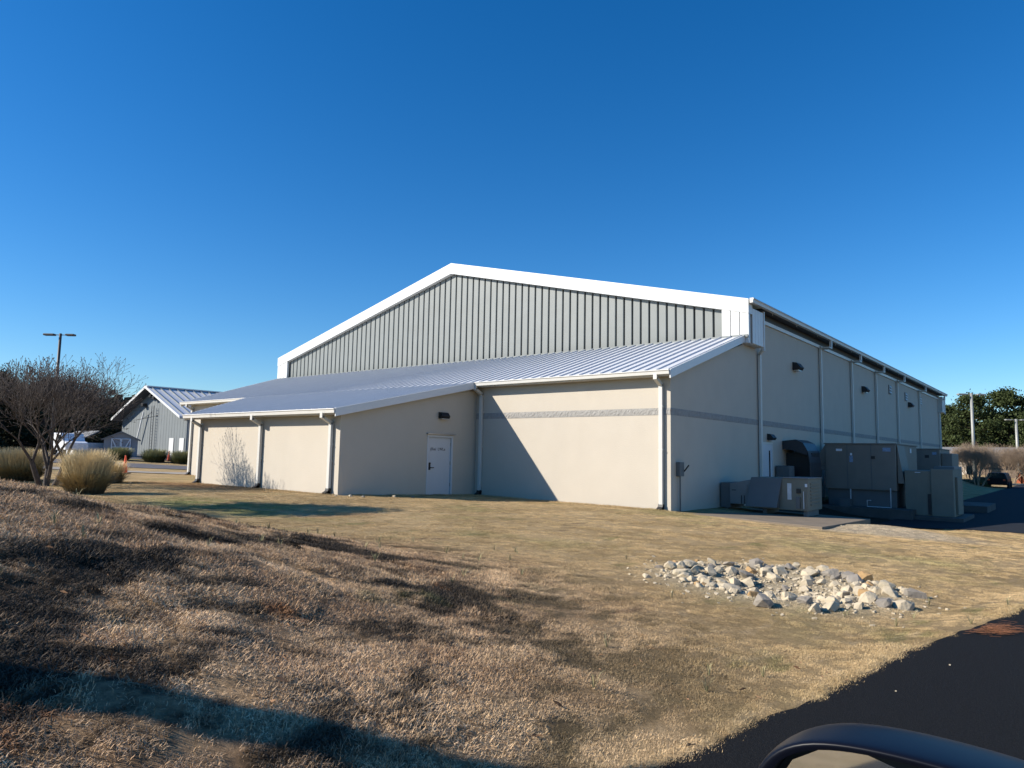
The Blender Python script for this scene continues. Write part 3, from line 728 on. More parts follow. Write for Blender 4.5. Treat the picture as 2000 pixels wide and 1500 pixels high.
for k in range(8):
    for j in range(3):
        me = hull_mesh('rock', 20, .66, k); me.materials.append(rockmats[j]); rock_me[k, j] = me
rr = random.Random(77); placed = []
def rock(x, y, s, j, lab, grp='rocks lining the drain hollow', tall=1.):
    o = bpy.data.objects.new('rock', rock_me[rr.randrange(8), j]); COL.objects.link(o)
    o.location = (x, y, tz(x, y)+s*.14*tall); o.scale = (s, s*rr.uniform(.75, 1.1), s*rr.uniform(.75, 1.1)*tall)
    o.rotation_euler = (rr.uniform(-.5, .5), rr.uniform(-.5, .5), rr.uniform(0, 6.28))
    return tag(o, lab, 'rock', grp)
rock(-3.70, 9.98, .12, 1, 'upright grey rock standing highest at the back of the rock ring', tall=1.6)
rock(-2.0, 9.3, .14, 0, 'last large pale rock at the right end of the rock ring')
def rock_label(x, y, s, j):
    u = Vector((x-ROCK_C[0], y-ROCK_C[1], 0)); a_, b_ = u.dot(RT), u.dot(FW)
    place = 'inside the rock-lined hollow' if u.length < .62 else ('at the left end of the rock ring' if a_ < -.75 else 'at the right end of the rock ring' if a_ > .75 else 'along the back rim of the rock ring' if b_ > 0 else 'along the front rim of the rock ring')
    return ('large ' if s > .12 else 'small ' if s < .075 else 'middling ') + ('pale cream', 'grey', 'tan sandstone')[j] + ' rock ' + place
cnt = 0; tries = 0
while cnt < 150 and tries < 6000:
    tries += 1
    a = rr.uniform(0, 6.283); rad = rr.gauss(1.22, .24) if rr.random() < .8 else rr.uniform(.2, 1.2)
    x = ROCK_C[0]+math.cos(a)*rad*.88; y = ROCK_C[1]+math.sin(a)*rad*.88
    s = rr.choice([.05, .065, .08, .09, .11, .125, .15]) * rr.uniform(.9, 1.15)
    if x > -1.35 or rad < .55 and s > .1: continue
    if any((x-p)**2+(y-q)**2 < ((s+t)*.62)**2 for p, q, t in placed): continue
    placed.append((x, y, s)); j = rr.choices([0, 1, 2], [.72, .18, .10])[0]
    rock(x, y, s, j, rock_label(x, y, s, j)); cnt += 1
def pebbles(name, pts, smin, smax, mt, lab):
    b = MB(); base = hull_mesh('tmp', 9, .7, 3); V = [v.co.copy() for v in base.vertices]; F = [tuple(p.vertices) for p in base.polygons]
    for x, y in pts:
        s = rr.uniform(smin, smax); a = rr.uniform(0, 6.28); ca, sa = math.cos(a), math.sin(a); z = tz(x, y)
        b.add([(x+s*(v.x*ca-v.y*sa), y+s*(v.x*sa+v.y*ca), z+s*.3+s*v.z) for v in V], F)
    bpy.data.meshes.remove(base)
    return tag(b.build(name, mt), lab, 'gravel', kind='stuff')
pts = []
for _ in range(1800):
    a = rr.uniform(0, 6.283); rad = abs(rr.gauss(.85, .5)); pts.append((ROCK_C[0]+math.cos(a)*rad*.95, ROCK_C[1]+math.sin(a)*rad*.95))
pebbles('gravel', pts, .012, .04, rockmats[0], 'small pale stones scattered among the rocks')
pebbles('gravel', [(-5.4+rr.gauss(.7, .5), 21.3+rr.gauss(0, .5)) for _ in range(220)], .01, .03, rockmats[0], 'pale gravel spilled beside the concrete slab')
for k, (x, y, s) in enumerate(((-17.35, 13.55, .10), (-17.0, 13.75, .07), (-16.9, 14.9, .09), (-16.7, 15.5, .08), (-17.6, 13.2, .06))):
    rock(x, y, s, k % 2, 'small loose stone on the ground below the door wall', 'loose stones by the door wall')

# ------------------------------------------------------------------ turf: instanced clumps of dry blades
CC = bpy.data.collections.new('turf_clumps')
def clump(seed, n, rad, l0, l1, wd):
    """short curled dry blades, mostly lying"""
    r = random.Random(seed); V = []; F = []
    for _ in range(n):
        a = r.uniform(0, 6.283); d = rad*math.sqrt(r.random()); p = [math.cos(a)*d, math.sin(a)*d, -.006]
        h = r.uniform(0, 6.283); L = r.uniform(l0, l1); t = r.gauss(.35, .25) if r.random() < .35 else r.gauss(.95, .3)
        dt = r.gauss(.35, .35); dh = r.gauss(0, .55); b = len(V); k = 3
        for i in range(k+1):
            w_ = wd*(.5 if i == 0 else (.5, .5, .4, .08)[i]); px, py = -math.sin(h)*w_, math.cos(h)*w_
            V += [(p[0]-px, p[1]-py, p[2]), (p[0]+px, p[1]+py, p[2])]
            p = [p[0]+math.cos(h)*math.sin(t)*L/k, p[1]+math.sin(h)*math.sin(t)*L/k, max(p[2]+math.cos(t)*L/k, .001)]
            t += dt; h += dh
        for i in range(k): F.append((b+2*i, b+2*i+1, b+2*i+3, b+2*i+2))
    me = bpy.data.meshes.new('turf_clump'); me.from_pydata(V, [], F); me.materials.append(M['blade'])
    o = bpy.data.objects.new('turf_clump', me); CC.objects.link(o)
for k in range(7): clump(k, 300, .12, .010, .036, .0025)
def scatter(name, lab, P, S):
    n_ = len(P); Z = terrain(P[:, 0], P[:, 1])
    me = bpy.data.meshes.new(name); me.vertices.add(n_)
    me.vertices.foreach_set('co', np.column_stack([P, Z]).ravel())
    at = me.attributes.new('rz', 'FLOAT_VECTOR', 'POINT'); e = .05
    gx = (terrain(P[:, 0]+e, P[:, 1], False)-terrain(P[:, 0]-e, P[:, 1], False))/(2*e); gy = (terrain(P[:, 0], P[:, 1]+e, False)-terrain(P[:, 0], P[:, 1]-e, False))/(2*e)
    at.data.foreach_set('vector', np.column_stack([np.clip(gy, -.6, .6), np.clip(-gx, -.6, .6), rng.uniform(0, 6.283, n_)*0]).ravel())
    a2 = me.attributes.new('sc', 'FLOAT', 'POINT'); a2.data.foreach_set('value', S)
    a3 = me.attributes.new('ry', 'FLOAT', 'POINT'); a3.data.foreach_set('value', rng.uniform(0, 6.283, n_))
    o = link_mesh(name, me, M['blade'])
    g = bpy.data.node_groups.new(name+'_nodes', 'GeometryNodeTree')
    g.interface.new_socket('Geometry', in_out='INPUT', socket_type='NodeSocketGeometry'); g.interface.new_socket('Geometry', in_out='OUTPUT', socket_type='NodeSocketGeometry')
    N = g.nodes; L = g.links
    gi = N.new('NodeGroupInput'); go = N.new('NodeGroupOutput'); ci = N.new('GeometryNodeCollectionInfo')
    ci.inputs['Collection'].default_value = CC; ci.inputs['Separate Children'].default_value = True; ci.inputs['Reset Children'].default_value = True
    ip = N.new('GeometryNodeInstanceOnPoints'); ip.inputs['Pick Instance'].default_value = True
    na = N.new('GeometryNodeInputNamedAttribute'); na.data_type = 'FLOAT_VECTOR'; na.inputs['Name'].default_value = 'rz'
    ns = N.new('GeometryNodeInputNamedAttribute'); ns.data_type = 'FLOAT'; ns.inputs['Name'].default_value = 'sc'
    ny = N.new('GeometryNodeInputNamedAttribute'); ny.data_type = 'FLOAT'; ny.inputs['Name'].default_value = 'ry'
    ri = N.new('GeometryNodeRotateInstances'); cx = N.new('ShaderNodeCombineXYZ')
    L.new(gi.outputs[0], ip.inputs['Points']); L.new(ci.outputs[0], ip.inputs['Instance'])
    L.new(na.outputs[0], ip.inputs['Rotation']); L.new(ns.outputs[0], ip.inputs['Scale'])
    L.new(ip.outputs[0], ri.inputs['Instances']); L.new(ny.outputs[0], cx.inputs[2]); L.new(cx.outputs[0], ri.inputs['Rotation'])
    L.new(ri.outputs[0], go.inputs[0])
    md = o.modifiers.new('scatter', 'NODES'); md.node_group = g
    return tag(o, lab, 'grass', kind='stuff')
def sample(r0, r1, dens):
    half = R(52); ctr = math.atan2(.773, -.634)
    n_ = int(dens*half*(r1*r1-r0*r0))
    rad = np.sqrt(rng.uniform(r0*r0, r1*r1, n_)); an = ctr+rng.uniform(-half, half, n_)
    P = np.column_stack([rad*np.cos(an), rad*np.sin(an)])
    d = xedge(P[:, 1])-P[:, 0]
    keep = (d > -.015) & ((P[:, 1] < Y0-.15) | ((P[:, 0] > -5.5) & (P[:, 1] < lot_front(P[:, 0])-.15))) & ~((P[:, 0] < XD+.1) & (P[:, 1] > YF-.1)) 
    keep &= (np.hypot(P[:, 0]-ROCK_C[0], P[:, 1]-ROCK_C[1]) > 1.15+.35*rng.random(n_))
    P = P[keep]
    # thin, patchy cover
    cov = vnoise(P[:, 0]*1.9, P[:, 1]*1.9, 7)*.6+vnoise(P[:, 0]*.6, P[:, 1]*.6, 0)*.4
    return P[rng.random(len(P)) < np.clip(.55+1.6*(cov-.30), .5, 1)]
def sz(P, k):
    tall = .65+.8*vnoise(P[:, 0]*1.4, P[:, 1]*1.4, 2)
    A, cx, cy, su, sv, th, e = MOUND
    mnd = np.exp(-(((P[:, 0]-cx)/su)**2+((P[:, 1]-cy)/sv)**2))
    return k*tall*(.55+.6*sstep(mnd*3))*rng.uniform(.8, 1.25, len(P))
Pn = np.vstack([sample(1.2, 6.5, 150), sample(6.5, 12, 125)]); Pf = sample(12, 31, 46)
ew = []
for x0, y0, x1, y1, n_ in ((XD, Y0-.12, XW+.2, Y0-.12, 260), (-27, YF-.12, XD, YF-.12, 260), (XD+.15, YF, XD+.15, Y0, 120), (-41, Y0-.12, -27, Y0-.12, 150)):
    t_ = rng.random(n_); ew.append(np.column_stack([x0+(x1-x0)*t_+rng.normal(0, .05, n_), y0+(y1-y0)*t_-np.abs(rng.normal(0, .10, n_))*(1 if y0 == y1 else 0)]))
Pw = np.vstack(ew); Pw = Pw[vnoise(Pw[:, 0]*1.3, Pw[:, 1]*1.3, 4) > .35]
yr = rng.uniform(.5, 11, 420); Pr = np.column_stack([xedge(yr)-rng.normal(.03, .05, 420), yr]); Pr = Pr[vnoise(Pr[:, 1]*2.3, Pr[:, 1]*0+4.5, 2) > .5]
scatter('dry_grass', 'straw grass hanging over the edge of the asphalt', Pr, rng.uniform(.5, 1.0, len(Pr)))
scatter('dry_grass', 'ragged dry grass along the foot of the walls', Pw, rng.uniform(1.2, 2.6, len(Pw)))
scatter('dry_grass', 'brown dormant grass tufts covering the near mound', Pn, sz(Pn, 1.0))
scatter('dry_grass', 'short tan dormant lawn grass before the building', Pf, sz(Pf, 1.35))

# leaf litter and broken stems caught in the turf
b = MB(); r = random.Random(12)
Pl = sample(1.3, 6.5, 16)
for x, y in Pl:
    z = tz(x, y)+r.uniform(.008, .03); a = r.uniform(0, 6.283); L = r.uniform(.006, .015); w_ = L*r.uniform(.25, .6)
    if r.random() < .4: L, w_ = r.uniform(.02, .045), .0014
    c, s_ = math.cos(a), math.sin(a); t1, t2 = r.gauss(0, .35)*L, r.gauss(0, .35)*L
    b.add([(x-c*L, y-s_*L, z-t1), (x-s_*w_, y+c*w_, z+t2*.5+.003), (x+c*L, y+s_*L, z+t1), (x+s_*w_, y-c*w_, z-t2*.5+.003)], [(0, 1, 2, 3)])
tag(b.build('leaf_litter', mat('dead_leaf', (.30, .16, .08), .85, var=.5, scale=37)), 'brown leaf litter and broken stems lying in the dry turf', 'leaf litter', kind='stuff')
b = MB()
for x, y in sample(1.5, 11, 2.2):
    if vnoise(x*.9, y*.9, 6) < .5: continue
    z = tz(x, y)
    for _ in range(r.randint(5, 14)):
        a = r.uniform(0, 6.283); L = r.uniform(.05, .13); o_ = L*r.uniform(.2, .9); c, s_ = math.cos(a), math.sin(a); w_ = .0022
        b.add([(x-s_*w_, y+c*w_, z-.01), (x+s_*w_, y-c*w_, z-.01), (x+c*o_*.5+s_*w_, y+s_*o_*.5-c*w_, z+L*.7), (x+c*o_*.5-s_*w_, y+s_*o_*.5+c*w_, z+L*.7), (x+c*o_, y+s_*o_, z+L*.85)], [(0, 1, 2, 3), (3, 2, 4)])
tag(b.build('weeds', mat('pale_weed', (.34, .30, .15), .8, var=.45, scale=9)), 'thin straw and green weeds standing out of the turf', 'weeds', kind='stuff')

# ------------------------------------------------------------------ crape myrtle
def myrtle_mesh(seed, H=4.6, leaves=True):
    r = random.Random(seed); b = MB()
    def grow(p, d, L, rad, depth):
        n_ = 3; pts = [p]; q = p.copy(); dd = d.copy()
        for i in range(n_):
            dd = (dd + Vector((r.gauss(0, .09), r.gauss(0, .09), .05))).normalized(); q = q + dd*L/n_; pts.append(q.copy())
        r1 = max(rad*.72, .0045)
        b.tube(pts, [rad-(rad-r1)*i/n_ for i in range(n_+1)], 7 if depth < 2 else (5 if depth < 4 else 3), caps=False)
        if depth >= 7:
            b.tube([q, q+dd*.05], [.014, .006], 3, caps=False); return
        k = (3, 3, 3, 3, 3, 3, 3)[depth] if r.random() < .7 else 2
        for i in range(k):
            a = 2*math.pi*(i+r.random()*.6)/k; sp = r.uniform(.30, .66) if depth < 4 else r.uniform(.25, .7)
            o = dd.orthogonal().normalized(); o2 = dd.cross(o)
            nd_ = (dd*math.cos(sp)+(o*math.cos(a)+o2*math.sin(a))*math.sin(sp)); nd_.z += .06
            grow(q if i < 2 else pts[2], nd_.normalized(), L*r.uniform(.68, .96), max(r1*r.uniform(.62, .85), .0045), depth+1)
    for i in range(4):
        a = 2*math.pi*i/4+r.uniform(-.4, .4); p = Vector((math.cos(a)*.16, math.sin(a)*.16, -.15))
        grow(p, Vector((math.cos(a)*.32, math.sin(a)*.32, 1)).normalized(), .98, r.uniform(.075, .10), 0)
    return b
mp = (-26.3, 8.28); mz = tz(*mp)
T = thing('crape_myrtle', (mp[0], mp[1], mz), 'bare multi-stemmed crape myrtle beside the tufted grass clump', 'tree', 'bare ornamental trees')
b = myrtle_mesh(4); b.v = [(x+mp[0], y+mp[1], z+mz) for x, y, z in b.v]; b.build('branches', M['bark'], T, smooth=True)
copy_tree(T, (-33.0, 5.2, tz(-33., 5.2)), 4.1, .9, 'bare crape myrtle farther back at the left edge', 'bare ornamental trees')
# far bare trees on the right
T2 = thing('bare_tree', (-8.3, 80.5, LOT_Z), 'pale brown leafless tree round the nearer lamp post', 'tree', 'leafless trees by the car park')
b = myrtle_mesh(9); b.v = [(x-8.3, y+80.5, z+LOT_Z) for x, y, z in b.v]; b.build('branches', M['twigs'], T2, smooth=True)
for (x, y, s, lab) in ((-6.9, 99, 1.0, 'pale brown leafless tree before the dark low roof'), (-5.5, 101, 1.1, 'pale brown leafless tree beside the brick wall at the right edge'), (-2.6, 100, 1.0, 'pale brown leafless tree past the right edge by the brick wall'), (-10.2, 92, 1.05, 'pale brown leafless tree nearest the pale wall')):
    copy_tree(T2, (x, y, LOT_Z), random.uniform(0, 6), s, lab)

# ------------------------------------------------------------------ ornamental grasses
def tuft(name, x, y, rad, H, mt, lab, n=2600, seed=1, wd=.008, grp='ornamental grass clumps', cat='grass clump'):
    r = random.Random(seed); z0 = tz(x, y); b = MB()
    T = thing(name, (x, y, z0), lab, cat, grp)
    for _ in range(n):
        a = r.uniform(0, 6.283); d = r.random()**.6*.58*rad; sx_, sy_ = x+math.cos(a)*d, y+math.sin(a)*d
        plume = r.random() < .45; h = a+r.gauss(0, .5)
        out = r.random()**.8*rad*(.62 if plume else .85)
        top = H*(r.uniform(.75, 1.03)*(1-.30*(out/rad)**2) if plume else r.uniform(.35, .75)); dr_ = .12 if plume else .55
        c, s_ = math.cos(h), math.sin(h); w_ = wd*r.uniform(.6, 1.3); px, py = -s_*w_, c*w_
        pts = []
        for t_ in (0, .4, .75, 1.):
            o_ = out*t_**1.5; pts.append((sx_+c*o_, sy_+s_*o_, z0-.05+top*(t_-dr_*t_**3*(1-.3*t_))))
        bb = len(b.v)
        for i, p in enumerate(pts):
            k = (1, .9, .6, .15)[i]; b.v += [(p[0]-px*k, p[1]-py*k, p[2]), (p[0]+px*k, p[1]+py*k, p[2])]
        for i in range(3): b.f.append((bb+2*i, bb+2*i+1, bb+2*i+3, bb+2*i+2))
    b.build('blades', mt, T)
    return T
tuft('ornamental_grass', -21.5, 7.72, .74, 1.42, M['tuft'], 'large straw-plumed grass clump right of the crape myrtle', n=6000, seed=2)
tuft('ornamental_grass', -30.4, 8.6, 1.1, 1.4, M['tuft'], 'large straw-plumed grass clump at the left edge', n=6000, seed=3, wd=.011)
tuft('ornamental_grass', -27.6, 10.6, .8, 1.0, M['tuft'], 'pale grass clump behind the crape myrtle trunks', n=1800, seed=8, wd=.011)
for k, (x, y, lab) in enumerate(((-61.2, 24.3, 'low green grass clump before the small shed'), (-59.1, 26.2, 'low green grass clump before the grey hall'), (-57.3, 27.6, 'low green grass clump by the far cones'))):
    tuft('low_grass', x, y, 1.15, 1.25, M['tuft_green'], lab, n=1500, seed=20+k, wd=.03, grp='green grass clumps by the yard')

# ------------------------------------------------------------------ traffic cones
def cone(x, y, lab, H=.72):
    z = tz(x, y)+.03
    T = thing('traffic_cone', (x, y, z), lab, 'traffic cone', 'orange traffic cones')
    MB().tube([(x, y, z+.045), (x, y, z+.1), (x, y, z+H)], [.15, .135, .035], 16).build('cone_body', M['orange'], T, smooth=False)
    MB().box(x-.24, x+.24, y-.24, y+.24, z, z+.044).build('base', M['rubber'], T, bevel=.02)
    MB().tube([(x, y, z+H), (x, y, z+H+.03)], [.045, .035], 12).build('tip', M['orange'], T)
cone(-40.2, 16.3, 'orange traffic cone standing alone on the lawn', .95)
cone(-60.3, 27.9, 'small orange traffic cone before the white door of the grey hall', .8)
cone(-58.0, 28.9, 'orange traffic cone nearest the corner downspout', .8)
cone(-59.0, 28.5, 'orange traffic cone between two others in the yard', .8)

# ------------------------------------------------------------------ grey hall, shed, van on the left
HX0, HX1, HXA, HY = -84.4, -69.2, -76.8, 33.6
hz = -1.2
H = thing('metal_hall', (HXA, HY+8, -.8), 'grey metal hall with steep gable and white ribbed roof at the left', 'building')
HE, HA = 3.25, 6.35
MB().prism([(HX0, HY, hz), (HX1, HY, hz), (HX1, HY, HE), (HXA, HY, HA-.1), (HX0, HY, HE)], (0, 26, 0)).build('wall', M['bgrey'], H)
for k in range(1, 27):
    x = HX0+k*.6; zt = HE+(HA-HE)*(1-abs(x-HXA)/8)-.25; MB().box(x-.02, x+.02, HY-.012, HY-.001, hz, zt).build('wall_rib', M['bgrey'], H)
for s_ in (-1, 1):
    xe = HXA+s_*8.1; ze = HE-(HA-HE)/7.6*.5
    o = MB().prism([(HXA, HY-1.0, HA+.1), (xe, HY-1.0, ze+.1), (xe, HY-1.0, ze-.08), (HXA, HY-1.0, HA-.08)], (0, 27, 0)).build('roof', M['roofmetal'], H)
    MB().prism([(HXA, HY-1.05, HA+.13), (xe, HY-1.05, ze+.13), (xe, HY-1.05, ze-.13), (HXA, HY-1.05, HA-.13)], (0, .045, 0)).build('rake_trim', M['white'], H)
    MB().prism([(HXA, HY-.99, HA-.082), (xe, HY-.99, ze-.082), (xe, HY-.99, ze-.16), (HXA, HY-.99, HA-.16)], (0, .97, 0)).build('soffit', M['soffit'], H)  # dark colour imitates the shade below the overhang
    if s_ > 0:
        for k in range(30):
            y = HY-.6+k*.88
            MB().prism([(HXA+.35, y, HA-.04), (xe, y, ze+.09), (xe, y, ze+.20), (HXA+.35, y, HA+.07)], (0, .10, 0)).build('roof_rib', M['bgrey'], o)  # darker grey on the ribs imitates their shaded sides
MB().box(HXA-.4, HXA+.4, HY-1.0, HY+26, HA+.02, HA+.15).build('ridge_cap', M['roofmetal'], H)
for x, w_ in ((-72.2, .95), (-70.0, .95)):
    MB().box(x-w_/2, x+w_/2, HY-.06, HY-.031, hz, 1.0).build('door', M['white'], H)
ld = MB()
for dx in (-.25, .25): ld.tube([(-76.2+dx, HY-.35, -.8), (-76.2+dx, HY-.35, 4.4)], .035, 5)
for k in range(16): ld.tube([(-76.45, HY-.35, -.5+k*.31), (-75.95, HY-.35, -.5+k*.31)], .025, 5)
ld.build('wall_ladder', M['hvacgrey'], H)
for x, z in ((-76.9, 5.4), (-76.1, 5.2), (-78.6, 4.5)):
    MB().box(x-.25, x+.25, HY-.5, HY-.031, z-.15, z+.2).build('floodlight', M['black'], H, bevel=.05)
MB().tube([(-79.5, HY-.4, .6), (-78.2, HY-.4, 3.8)], .09, 6).build('wall_pipe', M['white'], H)
# shed (turned to face the yard)
def local(o_, ax, ay, pts): return [(o_.x+ax.x*a+ay.x*b_, o_.y+ax.y*a+ay.y*b_, c) for a, b_, c in pts]
so = Vector((-66.3, 26.4, 0)); sa = Vector((.37, .929, 0)); sb = Vector((-.929, .37, 0)); sz0 = tz(-66.3, 26.4)
S = thing('garden_shed', (so.x, so.y, sz0), 'small grey gable-roofed shed with white-braced double doors', 'shed')
W = 1.32; E_ = sz0+1.55; A_ = sz0+2.15
MB().prism(local(so, sa, sb, [(-W, 0, sz0-.2), (W, 0, sz0-.2), (W, 0, E_), (0, 0, A_), (-W, 0, E_)]), sb*3).build('wall', M['shed'], S)
for s_ in (-1, 1):
    MB().prism(local(so, sa, sb, [(0, -.2, A_+.12), (s_*(W+.22), -.2, E_-.02), (s_*(W+.22), -.2, E_-.12), (0, -.2, A_+.0)]), sb*3.4).build('roof', M['shedroof'], S)
    MB().prism(local(so, sa, sb, [(s_*.02, -.06, sz0+.1), (s_*.72, -.06, sz0+.1), (s_*.72, -.06, sz0+1.6), (s_*.02, -.06, sz0+1.6)]), sb*.055).build('door', M['shed'], S)
    for p, q in (((.02, .1), (.72, 1.6)), ((.02, .85), (.72, .85)), ((.72, .1), (.72, 1.6)), ((.04, .1), (.04, 1.6)), ((.02, 1.58), (.72, 1.58))):
        a = Vector(local(so, sa, sb, [(s_*p[0], -.09, sz0+p[1])])[0]); c = Vector(local(so, sa, sb, [(s_*q[0], -.09, sz0+q[1])])[0])
        MB().tube([a, c], .045, 4).build('door_brace', M['sticker'], S)
# white box van behind the myrtle
sa = Vector((1, 0, 0)); sb = Vector((0, 1, 0))
vo = Vector((-68.8, 22.2, 0)); vz = tz(-68.8, 22.2)
V = thing('white_van', (vo.x, vo.y, vz), 'white van parked behind the crape myrtle branches', 'van')
MB().prism(local(vo, sa, sb, [(-1.5, 0, vz+.45), (2.0, 0, vz+.45), (2.0, 0, vz+1.1), (1.2, 0, vz+1.25), (.7, 0, vz+1.9), (-1.5, 0, vz+1.95)]), sb*1.8).build('body', M['vanwhite'], V, bevel=.08)
MB().prism(local(vo, sa, sb, [(.2, -.01, vz+1.25), (1.05, -.01, vz+1.25), (.65, -.01, vz+1.75), (.2, -.01, vz+1.75)]), sb*.02).build('window', M['glass'], V)
for a in (-.95, 1.3):
    c = Vector(local(vo, sa, sb, [(a, -.02, vz+.36)])[0]); MB().tube([c, c+sb*.25], .36, 16).build('wheel', M['tyre'], V)
# low white store at the left of the shed
lo = Vector((-71.5, 24.0, 0)); lz = tz(-71.5, 24)
L_ = thing('low_store', (lo.x, lo.y, lz), 'low white-walled store with dark roof left of the shed', 'building')
MB().prism(local(lo, sa, sb, [(-2.5, 0, lz-.2), (2.5, 0, lz-.2), (2.5, 0, lz+1.1), (-2.5, 0, lz+1.1)]), sb*3).build('wall', M['vanwhite'], L_)
MB().prism(local(lo, sa, sb, [(-2.7, -.3, lz+1.12), (2.7, -.3, lz+1.12), (2.7, 1.5, lz+2.1), (-2.7, 1.5, lz+2.1)]), Vector((0, 0, .1))).build('roof', M['shedroof'], L_)

# ------------------------------------------------------------------ lamp posts
def lamp(x, y, z0, ztop, arm, mt, lab, heads=((-1, 1.), (1, 1.)), r0=.11, tilt=0.):
    T = thing('lamp_post', (x, y, z0), lab, 'lamp post', 'tall car-park lamp posts')
    MB().tube([(x, y, z0-.1), (x, y, ztop)], [r0, r0*.75], 10).build('pole', mt, T, smooth=True)
    d = Vector((.773, .634, 0))
    for s_, k in heads:
        e = Vector((x, y, ztop-.1)) + d*s_*arm
        MB().tube([(x, y, ztop-.12), e], .035, 6).build('arm', mt, T)
        c = e + d*s_*.3*k; n_ = Vector((-.634, .773, 0))
        P_ = [c-d*.42*k-n_*.2, c+d*.42*k-n_*.2, c+d*.42*k+n_*.2, c-d*.42*k+n_*.2]
        MB().prism([p+Vector((0, 0, -.08)) for p in P_], (0, 0, .15)).build('lamp_head', mt, T, bevel=.04)
lamp(-61.9, 19.6, tz(-61.9, 19.6), 8.75, .55, M['pole'], 'dark two-headed lamp post rising behind the crape myrtle', ((-1, 1.0), (1, .8)), .13)
lamp(-8.85, 83.3, LOT_Z, 6.95, .65, M['galv'], 'taller pale lamp post at the right before the pines', r0=.17)
lamp(-7.2, 113, LOT_Z-.2, 5.85, .7, M['galv'], 'shorter pale lamp post at the right edge', r0=.2)

# ------------------------------------------------------------------ pines
def pine_parts(seed, H, W_, mt, low=.25, n_cl=60, per=85, ls=.30):
    r = random.Random(seed); V = []; F = []
    for _ in range(n_cl):
        t_ = r.random()**.8; z = H*(low+(1-low)*t_); env = W_*(1-.75*((t_-.25)/.75)**2 if t_ > .25 else .75+t_)*.5
        a = r.uniform(0, 6.283); d = env*math.sqrt(r.uniform(.15, 1)); cx, cy = math.cos(a)*d, math.sin(a)*d
        R_ = r.uniform(.55, 1.15)*W_*.13
        for _ in range(per):
            v = Vector((r.gauss(0, 1), r.gauss(0, 1), r.gauss(0, .6)))*R_*.55
            p = Vector((cx, cy, z))+v; n_ = Vector((r.gauss(0, 1), r.gauss(0, 1), r.gauss(.5, 1))).normalized(); o = n_.orthogonal().normalized(); q = n_.cross(o)
            s = ls*r.uniform(.5, 1.2); b = len(V)
            V += [tuple(p+o*s), tuple(p+q*s*.6), tuple(p-o*s), tuple(p-q*s*.6)]; F.append((b, b+1, b+2, b+3))
    tr = MB().tube([(0, 0, -.4), (r.uniform(-.2, .2), r.uniform(-.2, .2), H*.5), (r.uniform(-.3, .3), 0, H*.95)], [.28, .2, .05], 8)
    for _ in range(9):
        z = H*r.uniform(low, .9); a = r.uniform(0, 6.283); L = W_*.4*(1.1-z/H)
        tr.tube([(0, 0, z), (math.cos(a)*L, math.sin(a)*L, z+L*.25)], [.07, .02], 5)
    me = bpy.data.meshes.new('crown'); me.from_pydata(V, [], F); me.materials.append(mt)
    return me, tr
def pine_proto(seed, H, W_, mt, x, y, z, lab, grp, **kw):
    me, tr = pine_parts(seed, H, W_, mt, **kw)
    T = thing('pine_tree', (x, y, z), lab, 'tree', grp); link_mesh('crown', me, None, T)
    tr.v = [(a+x, b_+y, c+z) for a, b_, c in tr.v]; tr.build('trunk', M['pinebark'], T, smooth=True); return T
gr = 'evergreen trees beyond the car park'
pr_ = [pine_proto(30+k, 13, 9., M['pine1'], 0, 0, 0, 'x', gr, low=.06, n_cl=95, per=150, ls=.2) for k in range(3)]
spots = [(-13.5, 128, .98, 'tall dark pine just right of the building roof end'), (-9.5, 133, 1.07, 'rounded tall pine behind the nearer lamp post'), (-5.5, 126, .80, 'lower pine filling the gap between the lamp posts'), (-1.5, 132, .88, 'broad pine behind the shorter lamp post'),
         (2.5, 136, 1.08, 'tall pine crown at the right edge'), (7, 130, .95, 'pine just outside the right edge'), (-18, 134, .9, 'pine mostly hidden by the far end of the building'), (-8, 140, .85, 'low pine far behind the nearer lamp post'), (13, 134, 1.0, 'pine farther out past the right edge'), (-3, 143, .95, 'far pine closing the gap between the lamp posts'), (-23, 130, .85, 'pine hidden behind the building end')]
for k, (x, y, s, lab) in enumerate(spots):
    src = pr_[k % 3]
    if k < 3: src.location = (x, y, LOT_Z-.3); src['label'] = lab; src.rotation_euler.z = k*1.3; src.scale = (s,)*3
    else: copy_tree(src, (x, y, LOT_Z-.3), k*2.1, s, lab)
pine_proto(91, 6.6, 4.2, M['pine1'], -20.3, 1.9, tz(-20.3, 1.9), 'leafy evergreen tree outside the left edge whose shadow crosses the lawn', 'evergreen beside the mound', low=.55, n_cl=60, per=130, ls=.1)
gl = 'dark trees beyond the left yard'
pl_ = [pine_proto(60+k, 9, 8., M['pine2'], 0, 0, 0, 'x', gl, low=.04, n_cl=95, per=130, ls=.18) for k in range(3)]
k = 0
left = [(-101, 31, 1.0, 'dark tree behind the right side of the crape myrtle'), (-103, 26, 1.08, 'dark tree behind the crape myrtle crown'), (-98, 21, 1.0, 'dark tree left of the lamp post'), (-96, 16.5, 1.12, 'tall dark tree at the left edge'), (-94, 11, 1.05, 'dark tree outside the left edge'),
        (-108, 36, .95, 'dark tree beside the grey hall gable'), (-110, 30, 1.0, 'far dark tree behind the lamp post'), (-92, 5, 1.0, 'dark tree farther outside the left edge'), (-112, 42, .85, 'dark tree hidden behind the grey hall'), (-105, 20, 1.1, 'far dark tree near the left edge')]
for k, (x, y, s, lab) in enumerate(left):
    src = pl_[k % 3]; z = tz(x, y)-.3
    if k < 3: src.location = (x, y, z); src['label'] = lab; src.scale = (s,)*3
    else: copy_tree(src, (x, y, z), k*1.9, s, lab)
